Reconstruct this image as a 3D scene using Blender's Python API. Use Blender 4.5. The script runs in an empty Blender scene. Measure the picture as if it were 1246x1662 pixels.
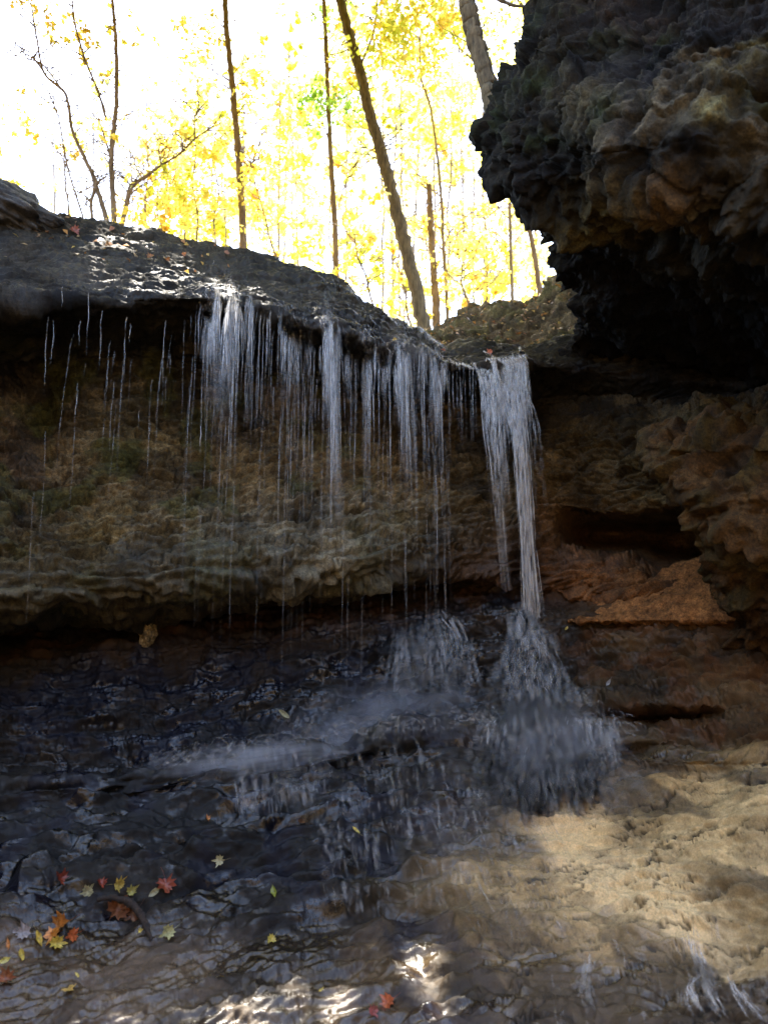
import bpy, math, random
import numpy as np
from mathutils import Vector, Matrix

random.seed(7)
RNG = np.random.default_rng(11)
C = bpy.context.scene
COL = C.collection
Q = 1.0                                   # mesh resolution factor

# ------------------------------------------------------------------ camera
F = 1420.0; CX, CY = 623.0, 831.0; PITCH = math.radians(8.0)
CAM = np.array([0.0, 0.0, 1.6])
cd = bpy.data.cameras.new('camera'); cam = bpy.data.objects.new('camera', cd); COL.objects.link(cam)
cam.location = CAM; cam.rotation_euler = (math.radians(90) + PITCH, 0, 0)
cd.sensor_fit = 'VERTICAL'; cd.sensor_height = 24; cd.lens = 24 * F / 1662
cd.clip_start = 0.05; cd.clip_end = 400
C.camera = cam
cd.dof.use_dof = True; cd.dof.focus_distance = 7.6; cd.dof.aperture_fstop = 1.0

# ------------------------------------------------------------------ world + sun
SUN_EL, SUN_AZ = math.radians(66), math.radians(-14)      # azimuth from +Y, negative = left
w = bpy.data.worlds.new('World'); C.world = w; w.use_nodes = True
nt = w.node_tree; nt.nodes.clear()
sky = nt.nodes.new('ShaderNodeTexSky'); sky.sky_type = 'NISHITA'; sky.sun_disc = False
sky.sun_elevation = SUN_EL; sky.sun_rotation = SUN_AZ
sky.air_density = 1.1; sky.dust_density = 2.5; sky.ozone_density = 1.0
bg = nt.nodes.new('ShaderNodeBackground'); bg.inputs[1].default_value = 0.15
wo = nt.nodes.new('ShaderNodeOutputWorld')
nt.links.new(sky.outputs[0], bg.inputs[0]); nt.links.new(bg.outputs[0], wo.inputs[0])
sd = bpy.data.lights.new('sun', 'SUN'); sd.energy = 5.0; sd.angle = math.radians(0.5); sd.color = (1.0, 0.93, 0.82)
so = bpy.data.objects.new('sun', sd); COL.objects.link(so)
SUN = np.array([math.sin(SUN_AZ) * math.cos(SUN_EL), math.cos(SUN_AZ) * math.cos(SUN_EL), math.sin(SUN_EL)])
so.rotation_euler = Vector(SUN).to_track_quat('Z', 'Y').to_euler()
so.location = (0, 0, 30)
C.view_settings.view_transform = 'Standard'; C.view_settings.look = 'None'
C.view_settings.gamma = 1.0; C.view_settings.exposure = 2.85
C.cycles.transparent_max_bounces = 24
C.cycles.max_bounces = 6; C.cycles.diffuse_bounces = 3; C.cycles.glossy_bounces = 3
C.cycles.transmission_bounces = 3
C.cycles.sample_clamp_indirect = 4.0
C.cycles.volume_bounces = 2

# ------------------------------------------------------------------ helpers
ct, st = math.cos(PITCH), math.sin(PITCH)
def at(px, py, Y):
    """world point seen at photo pixel (px, py) at ground distance Y"""
    a = (np.asarray(px, float) - CX) / F; b = (CY - np.asarray(py, float)) / F
    dy = ct - b * st; dz = st + b * ct
    k = Y / dy
    return np.stack(np.broadcast_arrays(a * k, Y + 0 * k, CAM[2] + dz * k), -1)
def proj(P):
    d = P - CAM
    zf = d[..., 1] * ct + d[..., 2] * st
    yu = -d[..., 1] * st + d[..., 2] * ct
    return CX + F * d[..., 0] / zf, CY - F * yu / zf, zf

def tag(o, label=None, cat=None, group=None, kind=None):
    if label: o['label'] = label
    if cat: o['category'] = cat
    if group: o['group'] = group
    if kind: o['kind'] = kind
    return o
def link(name, me, mat=None, parent=None):
    o = bpy.data.objects.new(name, me); COL.objects.link(o)
    if mat: me.materials.append(mat)
    if parent: o.parent = parent
    return o
def mesh_np(name, V, faces4=None, faces3=None, smooth=True, cols=None, extra=None):
    V = np.ascontiguousarray(V, dtype=np.float32).reshape(-1, 3)
    me = bpy.data.meshes.new(name)
    me.vertices.add(len(V)); me.vertices.foreach_set('co', V.ravel())
    parts = []; starts = []; n = 0
    if faces4 is not None and len(faces4):
        f = np.asarray(faces4, np.int32).reshape(-1, 4); parts.append(f.ravel()); starts.append(n + 4 * np.arange(len(f))); n += f.size
    if faces3 is not None and len(faces3):
        f = np.asarray(faces3, np.int32).reshape(-1, 3); parts.append(f.ravel()); starts.append(n + 3 * np.arange(len(f))); n += f.size
    idx = np.concatenate(parts).astype(np.int32); stt = np.concatenate(starts).astype(np.int32)
    me.loops.add(len(idx)); me.loops.foreach_set('vertex_index', idx)
    me.polygons.add(len(stt)); me.polygons.foreach_set('loop_start', stt)
    me.update(calc_edges=True)
    if smooth: me.polygons.foreach_set('use_smooth', np.ones(len(stt), dtype=bool))
    if cols is not None:
        a = me.color_attributes.new('col', 'FLOAT_COLOR', 'POINT')
        a.data.foreach_set('color', np.ascontiguousarray(cols, dtype=np.float32).ravel())
    if extra is not None:
        for k, v in extra.items():
            a = me.attributes.new(k, 'FLOAT', 'POINT'); a.data.foreach_set('value', np.ascontiguousarray(v, dtype=np.float32).ravel())
    return me
def grid_faces(nr, nc):
    i = np.arange(nr * nc, dtype=np.int32).reshape(nr, nc)
    return np.stack([i[:-1, :-1], i[1:, :-1], i[1:, 1:], i[:-1, 1:]], -1).reshape(-1, 4)

# noise ------------------------------------------------------------
def _h(x, y, z, s):
    h = (x * np.uint32(374761393)) ^ (y * np.uint32(668265263)) ^ (z * np.uint32(2147483647 - 94906249)) ^ np.uint32((s * 2654435761) & 0xffffffff)
    h = (h ^ (h >> np.uint32(13))) * np.uint32(1274126177)
    h ^= h >> np.uint32(16); h = h * np.uint32(2246822519); h ^= h >> np.uint32(15)
    return h
_G = np.array([[1,1,0],[-1,1,0],[1,-1,0],[-1,-1,0],[1,0,1],[-1,0,1],[1,0,-1],[-1,0,-1],[0,1,1],[0,-1,1],[0,1,-1],[0,-1,-1],[1,1,0],[-1,1,0],[0,-1,1],[0,-1,-1]], np.float32)
def perlin(P, seed=0):
    P = P.astype(np.float32); fl = np.floor(P); f = P - fl; i = fl.astype(np.int64).astype(np.uint32)
    u = f * f * f * (f * (f * 6 - 15) + 10)
    def g(dx, dy, dz):
        h = _h(i[..., 0] + np.uint32(dx), i[..., 1] + np.uint32(dy), i[..., 2] + np.uint32(dz), seed) & np.uint32(15)
        G = _G[h]
        return G[..., 0] * (f[..., 0] - dx) + G[..., 1] * (f[..., 1] - dy) + G[..., 2] * (f[..., 2] - dz)
    x00 = g(0,0,0) * (1-u[...,0]) + g(1,0,0) * u[...,0]; x10 = g(0,1,0) * (1-u[...,0]) + g(1,1,0) * u[...,0]
    x01 = g(0,0,1) * (1-u[...,0]) + g(1,0,1) * u[...,0]; x11 = g(0,1,1) * (1-u[...,0]) + g(1,1,1) * u[...,0]
    y0 = x00 * (1-u[...,1]) + x10 * u[...,1]; y1 = x01 * (1-u[...,1]) + x11 * u[...,1]
    return y0 * (1-u[...,2]) + y1 * u[...,2]
_R = np.array([[0.36, 0.48, -0.8], [-0.8, 0.6, 0.0], [0.48, 0.64, 0.6]], np.float32)
def fbm(P, octaves=4, seed=0, gain=0.5, ridged=False):
    t = 0; a = 1.0; Q_ = P.astype(np.float32)
    for k in range(octaves):
        n = perlin(Q_, seed + k)
        t = t + a * ((0.35 - np.abs(n)) * 1.6 if ridged else n)
        a *= gain; Q_ = (Q_ @ _R.T) * 2.03 + 3.7
    return t
def worley(P, seed=0):
    P = P.astype(np.float32); fl = np.floor(P); f = P - fl; i = fl.astype(np.int64).astype(np.uint32)
    d1 = np.full(P.shape[:-1], 9.0, np.float32); d2 = d1.copy(); cid = np.zeros(P.shape[:-1], np.float32); til = np.zeros(P.shape[:-1], np.float32)
    for dx in (-1, 0, 1):
        for dy in (-1, 0, 1):
            for dz in (-1, 0, 1):
                h = _h(i[..., 0] + np.uint32(dx & 0xffffffff), i[..., 1] + np.uint32(dy & 0xffffffff), i[..., 2] + np.uint32(dz & 0xffffffff), seed)
                ox = (h & np.uint32(1023)).astype(np.float32) / 1023; oy = ((h >> np.uint32(10)) & np.uint32(1023)).astype(np.float32) / 1023
                oz = ((h >> np.uint32(20)) & np.uint32(1023)).astype(np.float32) / 1023
                d = (dx + ox - f[..., 0])**2 + (dy + oy - f[..., 1])**2 + (dz + oz - f[..., 2])**2
                c = d < d1
                d2 = np.where(c, d1, np.minimum(d2, d)); d1 = np.where(c, d, d1); cid = np.where(c, ox, cid)
                til = np.where(c, (dx + ox - f[..., 0]) * (oy - .5) + (dy + oy - f[..., 1]) * (oz - .5) + (dz + oz - f[..., 2]) * (.5 - ox), til)
    return np.sqrt(d1), np.sqrt(d2), cid, til
def fbma(P, sc, octaves=4, seed=0, gain=0.5, ridged=False):
    """anisotropic noise: the octaves keep their direction"""
    t = 0; a = 1.0; Q_ = P.astype(np.float32) * np.array(sc, np.float32)
    for k in range(octaves):
        n = perlin(Q_, seed + k)
        t = t + a * ((0.35 - np.abs(n)) * 1.6 if ridged else n)
        a *= gain; Q_ = Q_ * 2.07 + 5.3
    return t
def saw(x, k=.82):
    """slanting ledges: slow rise, quick fall"""
    f = x - np.floor(x); return np.where(f < k, f / k, (1 - f) / (1 - k))
def blocks(W, sc, seed, edge=.12):
    """broken stone: flat topped cells of uneven height parted by cracks"""
    a1, a2, c, tl = worley(W * np.array(sc, np.float32), seed)
    g = sstep(0, edge, a2 - a1)
    return g * (.26 + .95 * (c - .5) + 1.5 * tl) - .2 * a1 * g, c, g
def sstep(a, b, x):
    t = np.clip((x - a) / (b - a), 0, 1); return t * t * (3 - 2 * t)
def gsmooth(a, sig):
    if sig <= 0: return a
    r = int(3 * sig) + 1; k = np.exp(-0.5 * (np.arange(-r, r + 1) / sig)**2); k /= k.sum()
    return np.convolve(np.pad(a, r, mode='edge'), k, 'valid')
def catmull(R, t):
    """R: (n, m, k) control rows; t: positions in row units"""
    n = R.shape[0]; i = np.clip(np.floor(t).astype(int), 0, n - 2); f = (t - i)[:, None, None]
    p0 = R[np.clip(i - 1, 0, n - 1)]; p1 = R[i]; p2 = R[i + 1]; p3 = R[np.clip(i + 2, 0, n - 1)]
    T = 0.42                                              # a little tighter than Catmull-Rom
    m1 = (p2 - p0) * T; m2 = (p3 - p1) * T
    return (2*f**3 - 3*f**2 + 1) * p1 + (f**3 - 2*f**2 + f) * m1 + (-2*f**3 + 3*f**2) * p2 + (f**3 - f**2) * m2
def normals(P):
    du = np.gradient(P, axis=1); dv = np.gradient(P, axis=0)
    n = np.cross(dv, du); n /= np.maximum(np.linalg.norm(n, axis=-1, keepdims=True), 1e-9)
    return n
def sample_rows(R, step):
    """even-ish spacing along the mean profile"""
    d = np.linalg.norm(np.diff(R[..., :3], axis=0), axis=-1).mean(1)
    ts = []
    for k, L in enumerate(d):
        st_ = step[k] if hasattr(step, '__len__') else step
        m = max(2, int(L / st_)); ts.append(k + np.arange(m) / m)
    ts.append([len(d)]); return np.concatenate(ts)

# ------------------------------------------------------------------ materials
def new_mat(name):
    m = bpy.data.materials.new(name); m.use_nodes = True; n = m.node_tree; n.nodes.clear(); return m, n
def N(n, t, **kw):
    x = n.nodes.new(t)
    for k, v in kw.items(): setattr(x, k, v)
    return x
def rock_material(name, bump=0.5, sc=1.0, spec=0.5, wetr=0.16, lo=.35, hi=1.7, lo2=.4, hi2=1.6):
    m, n = new_mat(name); L = n.links.new
    out = N(n, 'ShaderNodeOutputMaterial'); p = N(n, 'ShaderNodeBsdfPrincipled'); L(p.outputs[0], out.inputs[0])
    at_ = N(n, 'ShaderNodeAttribute', attribute_name='col'); tc = N(n, 'ShaderNodeTexCoord')
    n1 = N(n, 'ShaderNodeTexNoise'); n1.inputs['Scale'].default_value = 14 * sc; n1.inputs['Detail'].default_value = 8; n1.inputs['Roughness'].default_value = 0.7
    n2 = N(n, 'ShaderNodeTexNoise'); n2.inputs['Scale'].default_value = 60 * sc; n2.inputs['Detail'].default_value = 5; n2.inputs['Roughness'].default_value = 0.65
    vo = N(n, 'ShaderNodeTexVoronoi'); vo.inputs['Scale'].default_value = 26 * sc
    for x in (n1, n2, vo): L(tc.outputs['Object'], x.inputs['Vector'])
    r1 = N(n, 'ShaderNodeMapRange'); L(n1.outputs['Fac'], r1.inputs[0]); r1.inputs[1].default_value = .3; r1.inputs[2].default_value = .7; r1.inputs[3].default_value = lo; r1.inputs[4].default_value = hi
    r2 = N(n, 'ShaderNodeMapRange'); L(n2.outputs['Fac'], r2.inputs[0]); r2.inputs[1].default_value = .3; r2.inputs[2].default_value = .7; r2.inputs[3].default_value = lo2; r2.inputs[4].default_value = hi2
    mu = N(n, 'ShaderNodeMath', operation='MULTIPLY'); L(r1.outputs[0], mu.inputs[0]); L(r2.outputs[0], mu.inputs[1])
    vm = N(n, 'ShaderNodeVectorMath', operation='SCALE'); L(at_.outputs['Color'], vm.inputs[0]); L(mu.outputs[0], vm.inputs['Scale'])
    L(vm.outputs[0], p.inputs['Base Color'])
    wr = N(n, 'ShaderNodeMapRange'); L(at_.outputs['Alpha'], wr.inputs[0]); wr.inputs[3].default_value = .85; wr.inputs[4].default_value = wetr
    wn = N(n, 'ShaderNodeMath', operation='MULTIPLY_ADD'); L(n1.outputs['Fac'], wn.inputs[0]); wn.inputs[1].default_value = 0.3; L(wr.outputs[0], wn.inputs[2])
    wsub = N(n, 'ShaderNodeMath', operation='SUBTRACT'); L(wn.outputs[0], wsub.inputs[0]); wsub.inputs[1].default_value = 0.1; wsub.use_clamp = True
    L(wsub.outputs[0], p.inputs['Roughness'])
    ws = N(n, 'ShaderNodeMapRange'); L(at_.outputs['Alpha'], ws.inputs[0]); ws.inputs[3].default_value = .15; ws.inputs[4].default_value = spec
    L(ws.outputs[0], p.inputs['Specular IOR Level'])
    ad = N(n, 'ShaderNodeMath', operation='MULTIPLY_ADD'); L(n2.outputs['Fac'], ad.inputs[0]); ad.inputs[1].default_value = 0.22; L(n1.outputs['Fac'], ad.inputs[2])
    ad2 = N(n, 'ShaderNodeMath', operation='MULTIPLY_ADD'); L(vo.outputs['Distance'], ad2.inputs[0]); ad2.inputs[1].default_value = -0.15; L(ad.outputs[0], ad2.inputs[2])
    b = N(n, 'ShaderNodeBump'); b.inputs['Strength'].default_value = bump; b.inputs['Distance'].default_value = 0.05
    L(ad2.outputs[0], b.inputs['Height']); L(b.outputs[0], p.inputs['Normal'])
    return m
M_ROCK = rock_material('rock'); M_WET = rock_material('wet_rock', bump=0.22, sc=1.5, spec=.5, wetr=0.12, lo=.75, hi=1.2, lo2=.75, hi2=1.25)
M_DARK = rock_material('mossy_rock', bump=0.6)

# ================================================================== ROCK: control rows
PXC = np.linspace(-260, 1500, int(1060 * Q))
def row(pts, sig=22):
    a = np.array(pts, float); s = sig / (PXC[1] - PXC[0])
    return np.stack([gsmooth(np.interp(PXC, a[:, 0], a[:, 1]), s), gsmooth(np.interp(PXC, a[:, 0], a[:, 2]), max(s, 12))], -1)
def crow(pts):
    px = [p[0] for p in pts]; v = np.array([p[1] for p in pts], float)
    s = 30 / (PXC[1] - PXC[0])
    return np.stack([gsmooth(np.interp(PXC, px, v[:, k]), s) for k in range(4)], -1)
DK = (.030,.026,.020,.35); OL = (.085,.070,.036,.15)
TAN = (.44,.35,.215,.25)
rows = [
 # (row points (px,py,Y)), (colour points)
 ([(-260,250,8.2),(0,345,8.3),(60,358,8.3),(100,368,8.4),(150,374,8.5),(240,378,8.6),(300,402,8.7),(400,420,8.8),(500,452,8.9),(560,482,9.0),(620,518,9.1),(680,548,9.2),(720,578,9.2),(760,573,9.3),(860,574,9.3),(900,570,9.3),(1050,560,9.3),(1500,500,9.3)], 5,
  [(0,(.10,.085,.065,.5)),(300,(.11,.10,.08,.8)),(700,(.13,.12,.085,.9)),(900,(.10,.09,.06,.4))]),
 ([(-260,380,7.3),(0,420,7.45),(100,425,7.6),(200,430,7.75),(330,445,7.95),(450,472,8.2),(560,508,8.45),(650,546,8.65),(720,584,8.8),(780,583,8.85),(860,583,8.85),(920,580,8.9),(1500,540,8.6)], 8,
  [(0,(.085,.075,.065,.7)),(300,(.085,.08,.07,.9)),(700,(.10,.09,.065,1)),(900,(.10,.09,.06,.4))]),
 ([(-260,500,6.4),(0,485,6.7),(100,478,6.85),(200,480,7.05),(330,474,7.3),(450,500,7.65),(530,525,7.9),(600,545,8.0),(650,562,8.1),(700,584,8.2),(740,596,8.35),(800,594,8.35),(860,592,8.35),(920,596,8.6),(1050,610,8.6),(1500,640,7)], 8,
  [(0,(.055,.048,.042,.7)),(300,(.05,.046,.042,.9)),(700,(.07,.06,.05,1)),(900,(.05,.04,.03,.4))]),
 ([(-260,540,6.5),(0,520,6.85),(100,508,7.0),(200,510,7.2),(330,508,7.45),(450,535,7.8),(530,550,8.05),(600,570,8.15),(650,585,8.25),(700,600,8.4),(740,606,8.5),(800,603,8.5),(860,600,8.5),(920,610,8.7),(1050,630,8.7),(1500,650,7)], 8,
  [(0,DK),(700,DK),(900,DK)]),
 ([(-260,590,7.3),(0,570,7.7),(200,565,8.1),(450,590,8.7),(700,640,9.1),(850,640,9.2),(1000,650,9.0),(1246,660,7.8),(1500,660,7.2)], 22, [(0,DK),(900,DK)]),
 ([(-260,700,7.3),(0,690,7.65),(200,690,8.05),(450,700,8.65),(700,710,9.1),(850,700,9.15),(1000,700,8.7),(1246,700,7.4),(1500,700,6.8)], 22,
  [(0,(.075,.05,.03,.2)),(200,(.085,.07,.035,.15)),(450,(.10,.075,.04,.2)),(700,(.085,.06,.032,.2)),(900,(.06,.045,.025,.2)),(1100,(.085,.065,.03,.2))]),
 ([(-260,820,7.1),(0,810,7.3),(200,800,7.7),(450,790,8.25),(700,790,8.8),(850,790,8.95),(1000,800,8.6),(1246,800,7.4),(1500,820,6.8)], 22,
  [(0,(.07,.045,.028,.2)),(200,(.13,.10,.052,.15)),(400,(.17,.13,.075,.15)),(600,(.16,.12,.065,.15)),(800,(.12,.09,.045,.2)),(950,(.12,.085,.04,.2)),(1200,(.12,.09,.04,.2))]),
 ([(-260,910,6.8),(0,900,7.0),(200,880,7.4),(330,865,7.65),(450,860,7.9),(600,850,8.3),(700,845,8.55),(850,860,8.75),(930,865,8.6),(1050,890,8.3),(1246,920,7.4),(1500,940,6.8)], 22,
  [(0,(.08,.065,.035,.3)),(200,(.13,.11,.06,.3)),(350,(.14,.135,.11,.4)),(600,(.17,.16,.125,.4)),(720,(.13,.11,.07,.4)),(850,(.09,.06,.04,.5)),(950,(.14,.08,.04,.3)),(1200,(.12,.07,.035,.2))]),
 ([(-260,1000,6.7),(0,985,6.9),(150,965,7.15),(300,945,7.4),(450,930,7.7),(600,922,8.05),(700,905,8.4),(850,925,8.6),(950,945,8.4),(1246,1000,7.4),(1500,1010,6.8)], 12,
  [(0,(.05,.045,.03,.4)),(200,(.09,.08,.055,.4)),(350,(.13,.125,.10,.5)),(600,(.16,.15,.12,.5)),(700,(.07,.055,.045,.5)),(850,(.08,.045,.03,.5)),(1000,(.20,.10,.045,.2)),(1200,(.2,.11,.05,.1))]),
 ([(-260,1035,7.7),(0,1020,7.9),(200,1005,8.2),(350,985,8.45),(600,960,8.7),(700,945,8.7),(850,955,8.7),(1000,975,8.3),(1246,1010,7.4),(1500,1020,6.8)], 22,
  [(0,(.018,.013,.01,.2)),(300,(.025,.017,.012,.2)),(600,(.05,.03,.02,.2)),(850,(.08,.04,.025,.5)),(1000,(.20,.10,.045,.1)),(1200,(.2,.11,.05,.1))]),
 ([(-260,1100,7.5),(0,1090,7.65),(200,1062,7.95),(400,1040,8.3),(600,1015,8.4),(700,995,8.4),(850,1000,8.35),(950,1010,8.2),(1246,1020,7.2),(1500,1030,6.7)], 22,
  [(0,(.06,.045,.03,.3)),(300,(.075,.045,.028,.4)),(600,(.07,.045,.032,.6)),(850,(.05,.04,.035,.9)),(950,(.12,.075,.04,.4)),(1200,(.17,.095,.045,.2))]),
 ([(-260,1190,7.2),(0,1185,7.3),(400,1140,7.95),(600,1110,8.1),(850,1095,8.05),(1000,1100,7.7),(1246,1120,6.8),(1500,1130,6.3)], 22,
  [(0,(.055,.042,.035,.6)),(200,(.04,.035,.04,.9)),(600,(.03,.03,.035,1)),(850,(.03,.03,.032,1)),(950,(.08,.06,.035,.6)),(1200,(.16,.10,.05,.3))]),
 ([(-260,1275,6.9),(0,1262,7.05),(200,1240,7.25),(300,1228,7.4),(430,1214,7.6),(600,1190,7.8),(720,1180,7.8),(850,1168,7.7),(980,1180,7.35),(1100,1200,6.9),(1246,1222,6.4),(1500,1240,6)], 12,
  [(0,(.05,.042,.04,.8)),(600,(.035,.035,.04,1)),(850,(.04,.04,.04,1)),(1000,(.06,.045,.03,.7)),(1200,(.10,.065,.035,.4))]),
 ([(-260,1292,6.5),(0,1278,6.68),(200,1262,6.88),(300,1250,7.05),(430,1238,7.22),(550,1212,7.4),(720,1196,7.5),(850,1186,7.4),(980,1200,7.15),(1100,1232,6.75),(1246,1246,6.25),(1500,1260,5.8)], 12,
  [(0,(.05,.045,.045,.9)),(600,(.05,.05,.052,1)),(850,(.06,.055,.05,1)),(1000,(.11,.085,.055,.7)),(1200,(.22,.16,.085,.3))]),
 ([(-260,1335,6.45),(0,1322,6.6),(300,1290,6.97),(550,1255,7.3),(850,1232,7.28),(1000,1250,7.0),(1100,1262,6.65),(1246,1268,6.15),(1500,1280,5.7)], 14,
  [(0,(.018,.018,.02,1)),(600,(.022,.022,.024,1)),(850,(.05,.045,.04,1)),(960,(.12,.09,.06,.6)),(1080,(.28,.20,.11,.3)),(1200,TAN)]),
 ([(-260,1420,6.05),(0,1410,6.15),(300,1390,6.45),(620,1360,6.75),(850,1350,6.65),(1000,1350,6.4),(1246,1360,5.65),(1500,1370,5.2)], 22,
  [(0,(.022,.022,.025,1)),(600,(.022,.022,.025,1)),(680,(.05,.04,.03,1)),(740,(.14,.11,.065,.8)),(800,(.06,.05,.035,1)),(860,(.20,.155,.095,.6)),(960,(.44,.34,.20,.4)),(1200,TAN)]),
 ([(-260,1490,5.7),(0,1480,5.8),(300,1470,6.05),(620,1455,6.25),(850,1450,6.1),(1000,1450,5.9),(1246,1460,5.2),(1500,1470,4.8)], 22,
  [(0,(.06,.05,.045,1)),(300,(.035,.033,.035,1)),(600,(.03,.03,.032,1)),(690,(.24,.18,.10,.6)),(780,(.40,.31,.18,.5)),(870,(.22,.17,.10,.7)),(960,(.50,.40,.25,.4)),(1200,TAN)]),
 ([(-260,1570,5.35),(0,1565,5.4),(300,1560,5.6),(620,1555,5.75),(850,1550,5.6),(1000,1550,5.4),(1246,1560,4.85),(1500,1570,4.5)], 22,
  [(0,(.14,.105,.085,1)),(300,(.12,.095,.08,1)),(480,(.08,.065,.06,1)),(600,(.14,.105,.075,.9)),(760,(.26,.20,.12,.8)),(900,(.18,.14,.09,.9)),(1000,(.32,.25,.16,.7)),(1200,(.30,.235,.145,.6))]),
 ([(-260,1670,4.95),(0,1665,5.0),(300,1665,5.1),(620,1662,5.2),(850,1660,5.05),(1000,1660,4.9),(1246,1665,4.5),(1500,1670,4.2)], 22,
  [(0,(.13,.10,.085,1)),(480,(.12,.10,.085,1)),(620,(.15,.11,.08,.9)),(800,(.10,.08,.065,1)),(1000,(.12,.095,.07,1)),(1200,(.08,.065,.055,1))]),
 ([(-260,1830,4.4),(0,1830,4.4),(620,1830,4.5),(1246,1830,4.0),(1500,1830,3.8)], 22, [(0,(.09,.075,.06,1)),(1200,(.09,.075,.06,1))]),
]
R = []; RC = []
for pts, sg, cp in rows:
    a = row(pts, sg); R.append(at(PXC, a[:, 0], a[:, 1])); RC.append(crow(cp))
# behind the crest: the rock runs back under the forest floor
c0 = R[0].copy()
for dY, dz in ((0.7, -0.02), (2.2, -0.35)):
    b = c0.copy(); b[:, 1] += dY; b[:, 2] += dz; b[:, 0] *= (c0[:, 1] + dY) / c0[:, 1]
    R.insert(0, b); RC.insert(0, crow([(0, (.09,.07,.045,.2)), (1200, (.09,.07,.045,.2))]))
# bed of the gorge, down to under the camera
e = R[-1].copy(); e[:, 1] = 1.5; e[:, 2] = CAM[2] - 2.35; R.append(e); RC.append(RC[-1])
e = e.copy(); e[:, 1] = -5.0; e[:, 0] *= 1.3; e[:, 2] += 0.4; R.append(e); RC.append(RC[-1])
R = np.array(R); RC = np.array(RC)
# side walls: the outermost columns carried towards the camera
def wrap(Rk, sgn):
    edge = Rk[:, 0] if sgn < 0 else Rk[:, -1]
    outs = []
    for dx, dy, k in ((.35, -1.0, 10), (.6, -3.0, 14), (.4, -6.0, 12), (-.3, -11., 12)):
        v = edge.copy(); v[:, 0] += sgn * dx; v[:, 1] += dy; outs.append((v, k))
    cur = edge; res = []
    for v, k in outs:
        for q in range(1, k + 1): res.append(cur + (v - cur) * q / k)
        cur = v
    res = np.stack(res, 1)
    return res
Lw = wrap(R, -1)[:, ::-1]; Rw = wrap(R, 1)
nL = Lw.shape[1]; nR = Rw.shape[1]
R = np.concatenate([Lw, R, Rw], 1)
RC = np.concatenate([np.repeat(RC[:, :1], nL, 1), RC, np.repeat(RC[:, -1:], nR, 1)], 1)
NROW = len(R); I_SLOT = 11         # row index of the slot back (2 rows added in front)
steps = [0.05, 0.03] + [0.013] * (NROW - 5) + [0.03, 0.12, 0.3]
steps = [s / Q for s in steps]
T = sample_rows(R[:, nL:nL + len(PXC)], steps)
P0 = catmull(R, T); K = np.clip(catmull(RC, T), 0.004, 1)
BPX, BPY, _z = proj(P0)
inn = sstep(-400, -200, BPX) * (1 - sstep(1450, 1650, BPX)) * (P0[..., 1] > 2)
def blob(px, py, rx, ry, pw=2): return np.exp(-(np.abs((BPX - px) / rx)**pw + np.abs((BPY - py) / ry)**pw))
# carve the hollows of the right wall and the slots
Tm = T[:, None]
row_in = lambda a, b: (Tm >= a) & (Tm <= b)
mid = row_in(6, 13)
push = (1.5 * blob(985, 872, 62, 24, 3) + 1.5 * blob(1105, 880, 62, 40, 3) + 0.5 * blob(1150, 930, 30, 40)) * mid
push = push + 0.55 * blob(1085, 1176, 85, 10) * row_in(11, 16) + 0.3 * blob(1000, 1222, 70, 6) * row_in(11, 17)
push = push + 0.35 * blob(60, 690, 50, 160) * mid + .35 * np.exp(-((Tm - 11.0) / .55)**2) * sstep(860, 700, BPX)
Nn = normals(P0)
ray = P0 - CAM; ray /= np.linalg.norm(ray, axis=-1, keepdims=True)
P0 = P0 + ray * push[..., None]
if (Nn[len(Nn)//2, nL + 400] * ray[len(Nn)//2, nL + 400]).sum() > 0: Nn = -Nn
S = P0.astype(np.float32)
# noise layers
big = fbm(S * 0.9, 3, 1)
wl = fbm(S * 3.0, 3, 9)
warp = S + 0.10 * np.stack([wl, fbm(S * 3.0 + 40, 2, 19), fbm(S * 3.0 + 80, 2, 29)], -1)
dip = S[..., 2] - 0.10 * S[..., 0] + .05 * S[..., 1]                   # strata dip a little
SD = np.stack([S[..., 0], S[..., 1], dip], -1)
WD = np.stack([warp[..., 0], warp[..., 1], dip + .35 * (warp[..., 2] - S[..., 2])], -1)
b1, cid, g1 = blocks(WD, (2.3, 2.3, 4.2), 5, .16)
b2, cid2, g2 = blocks(WD, (5.5, 5.5, 11.), 15, .2)
b3, cid3, g3 = blocks(WD, (12., 12., 22.), 25, .3)
strat = fbma(WD, (.8, .8, 8.), 4, 33, ridged=True)
flake = fbma(WD, (2.4, 2.4, 22.), 4, 43, gain=.6, ridged=True)
lay = saw(dip * 7.5 + .8 * fbma(SD, (1.2, 1.2, 1.2), 3, 47)); lay2 = saw(dip * 19 + 1.5 * fbma(SD, (1.6, 1.6, 1.6), 4, 48)); 
lay3 = saw((dip - .12 * S[..., 0]) * 40 + 1.7 * fbma(SD, (1.8, 1.8, 2.2), 4, 49, gain=.5), .75)
fine = fbm(S * 7, 5, 53, gain=.55)
vfine = fbm(S * 22, 1, 63)
def band(a, b, s=0.6): return sstep(a - s, a + s, Tm) * (1 - sstep(b - s, b + s, Tm))
w_brow = band(1.6, 5.4); w_wall = band(5.6, 9.0); w_ledge = band(8.8, 11.0); w_brown = band(10.8, 12.0)
w_wetw = band(12.0, 14.6); w_slope = band(14.6, 30.)
right = sstep(880, 1000, BPX + 40 * wl)
rs_ = sstep(630, 860, BPX + 60 * wl)
D = 0.12 * big
fl2 = fbma(WD, (1.5, 4.2, 9.), 5, 71, gain=.55); fl3 = fbma(WD, (3.0, 7., 26.), 4, 75, gain=.55, ridged=True)
e1, _c, _g = blocks(WD, (1.5, 3.2, 9.), 35, .25); e2, cid4, _g = blocks(WD, (3.4, 6., 20.), 37, .3)
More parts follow.
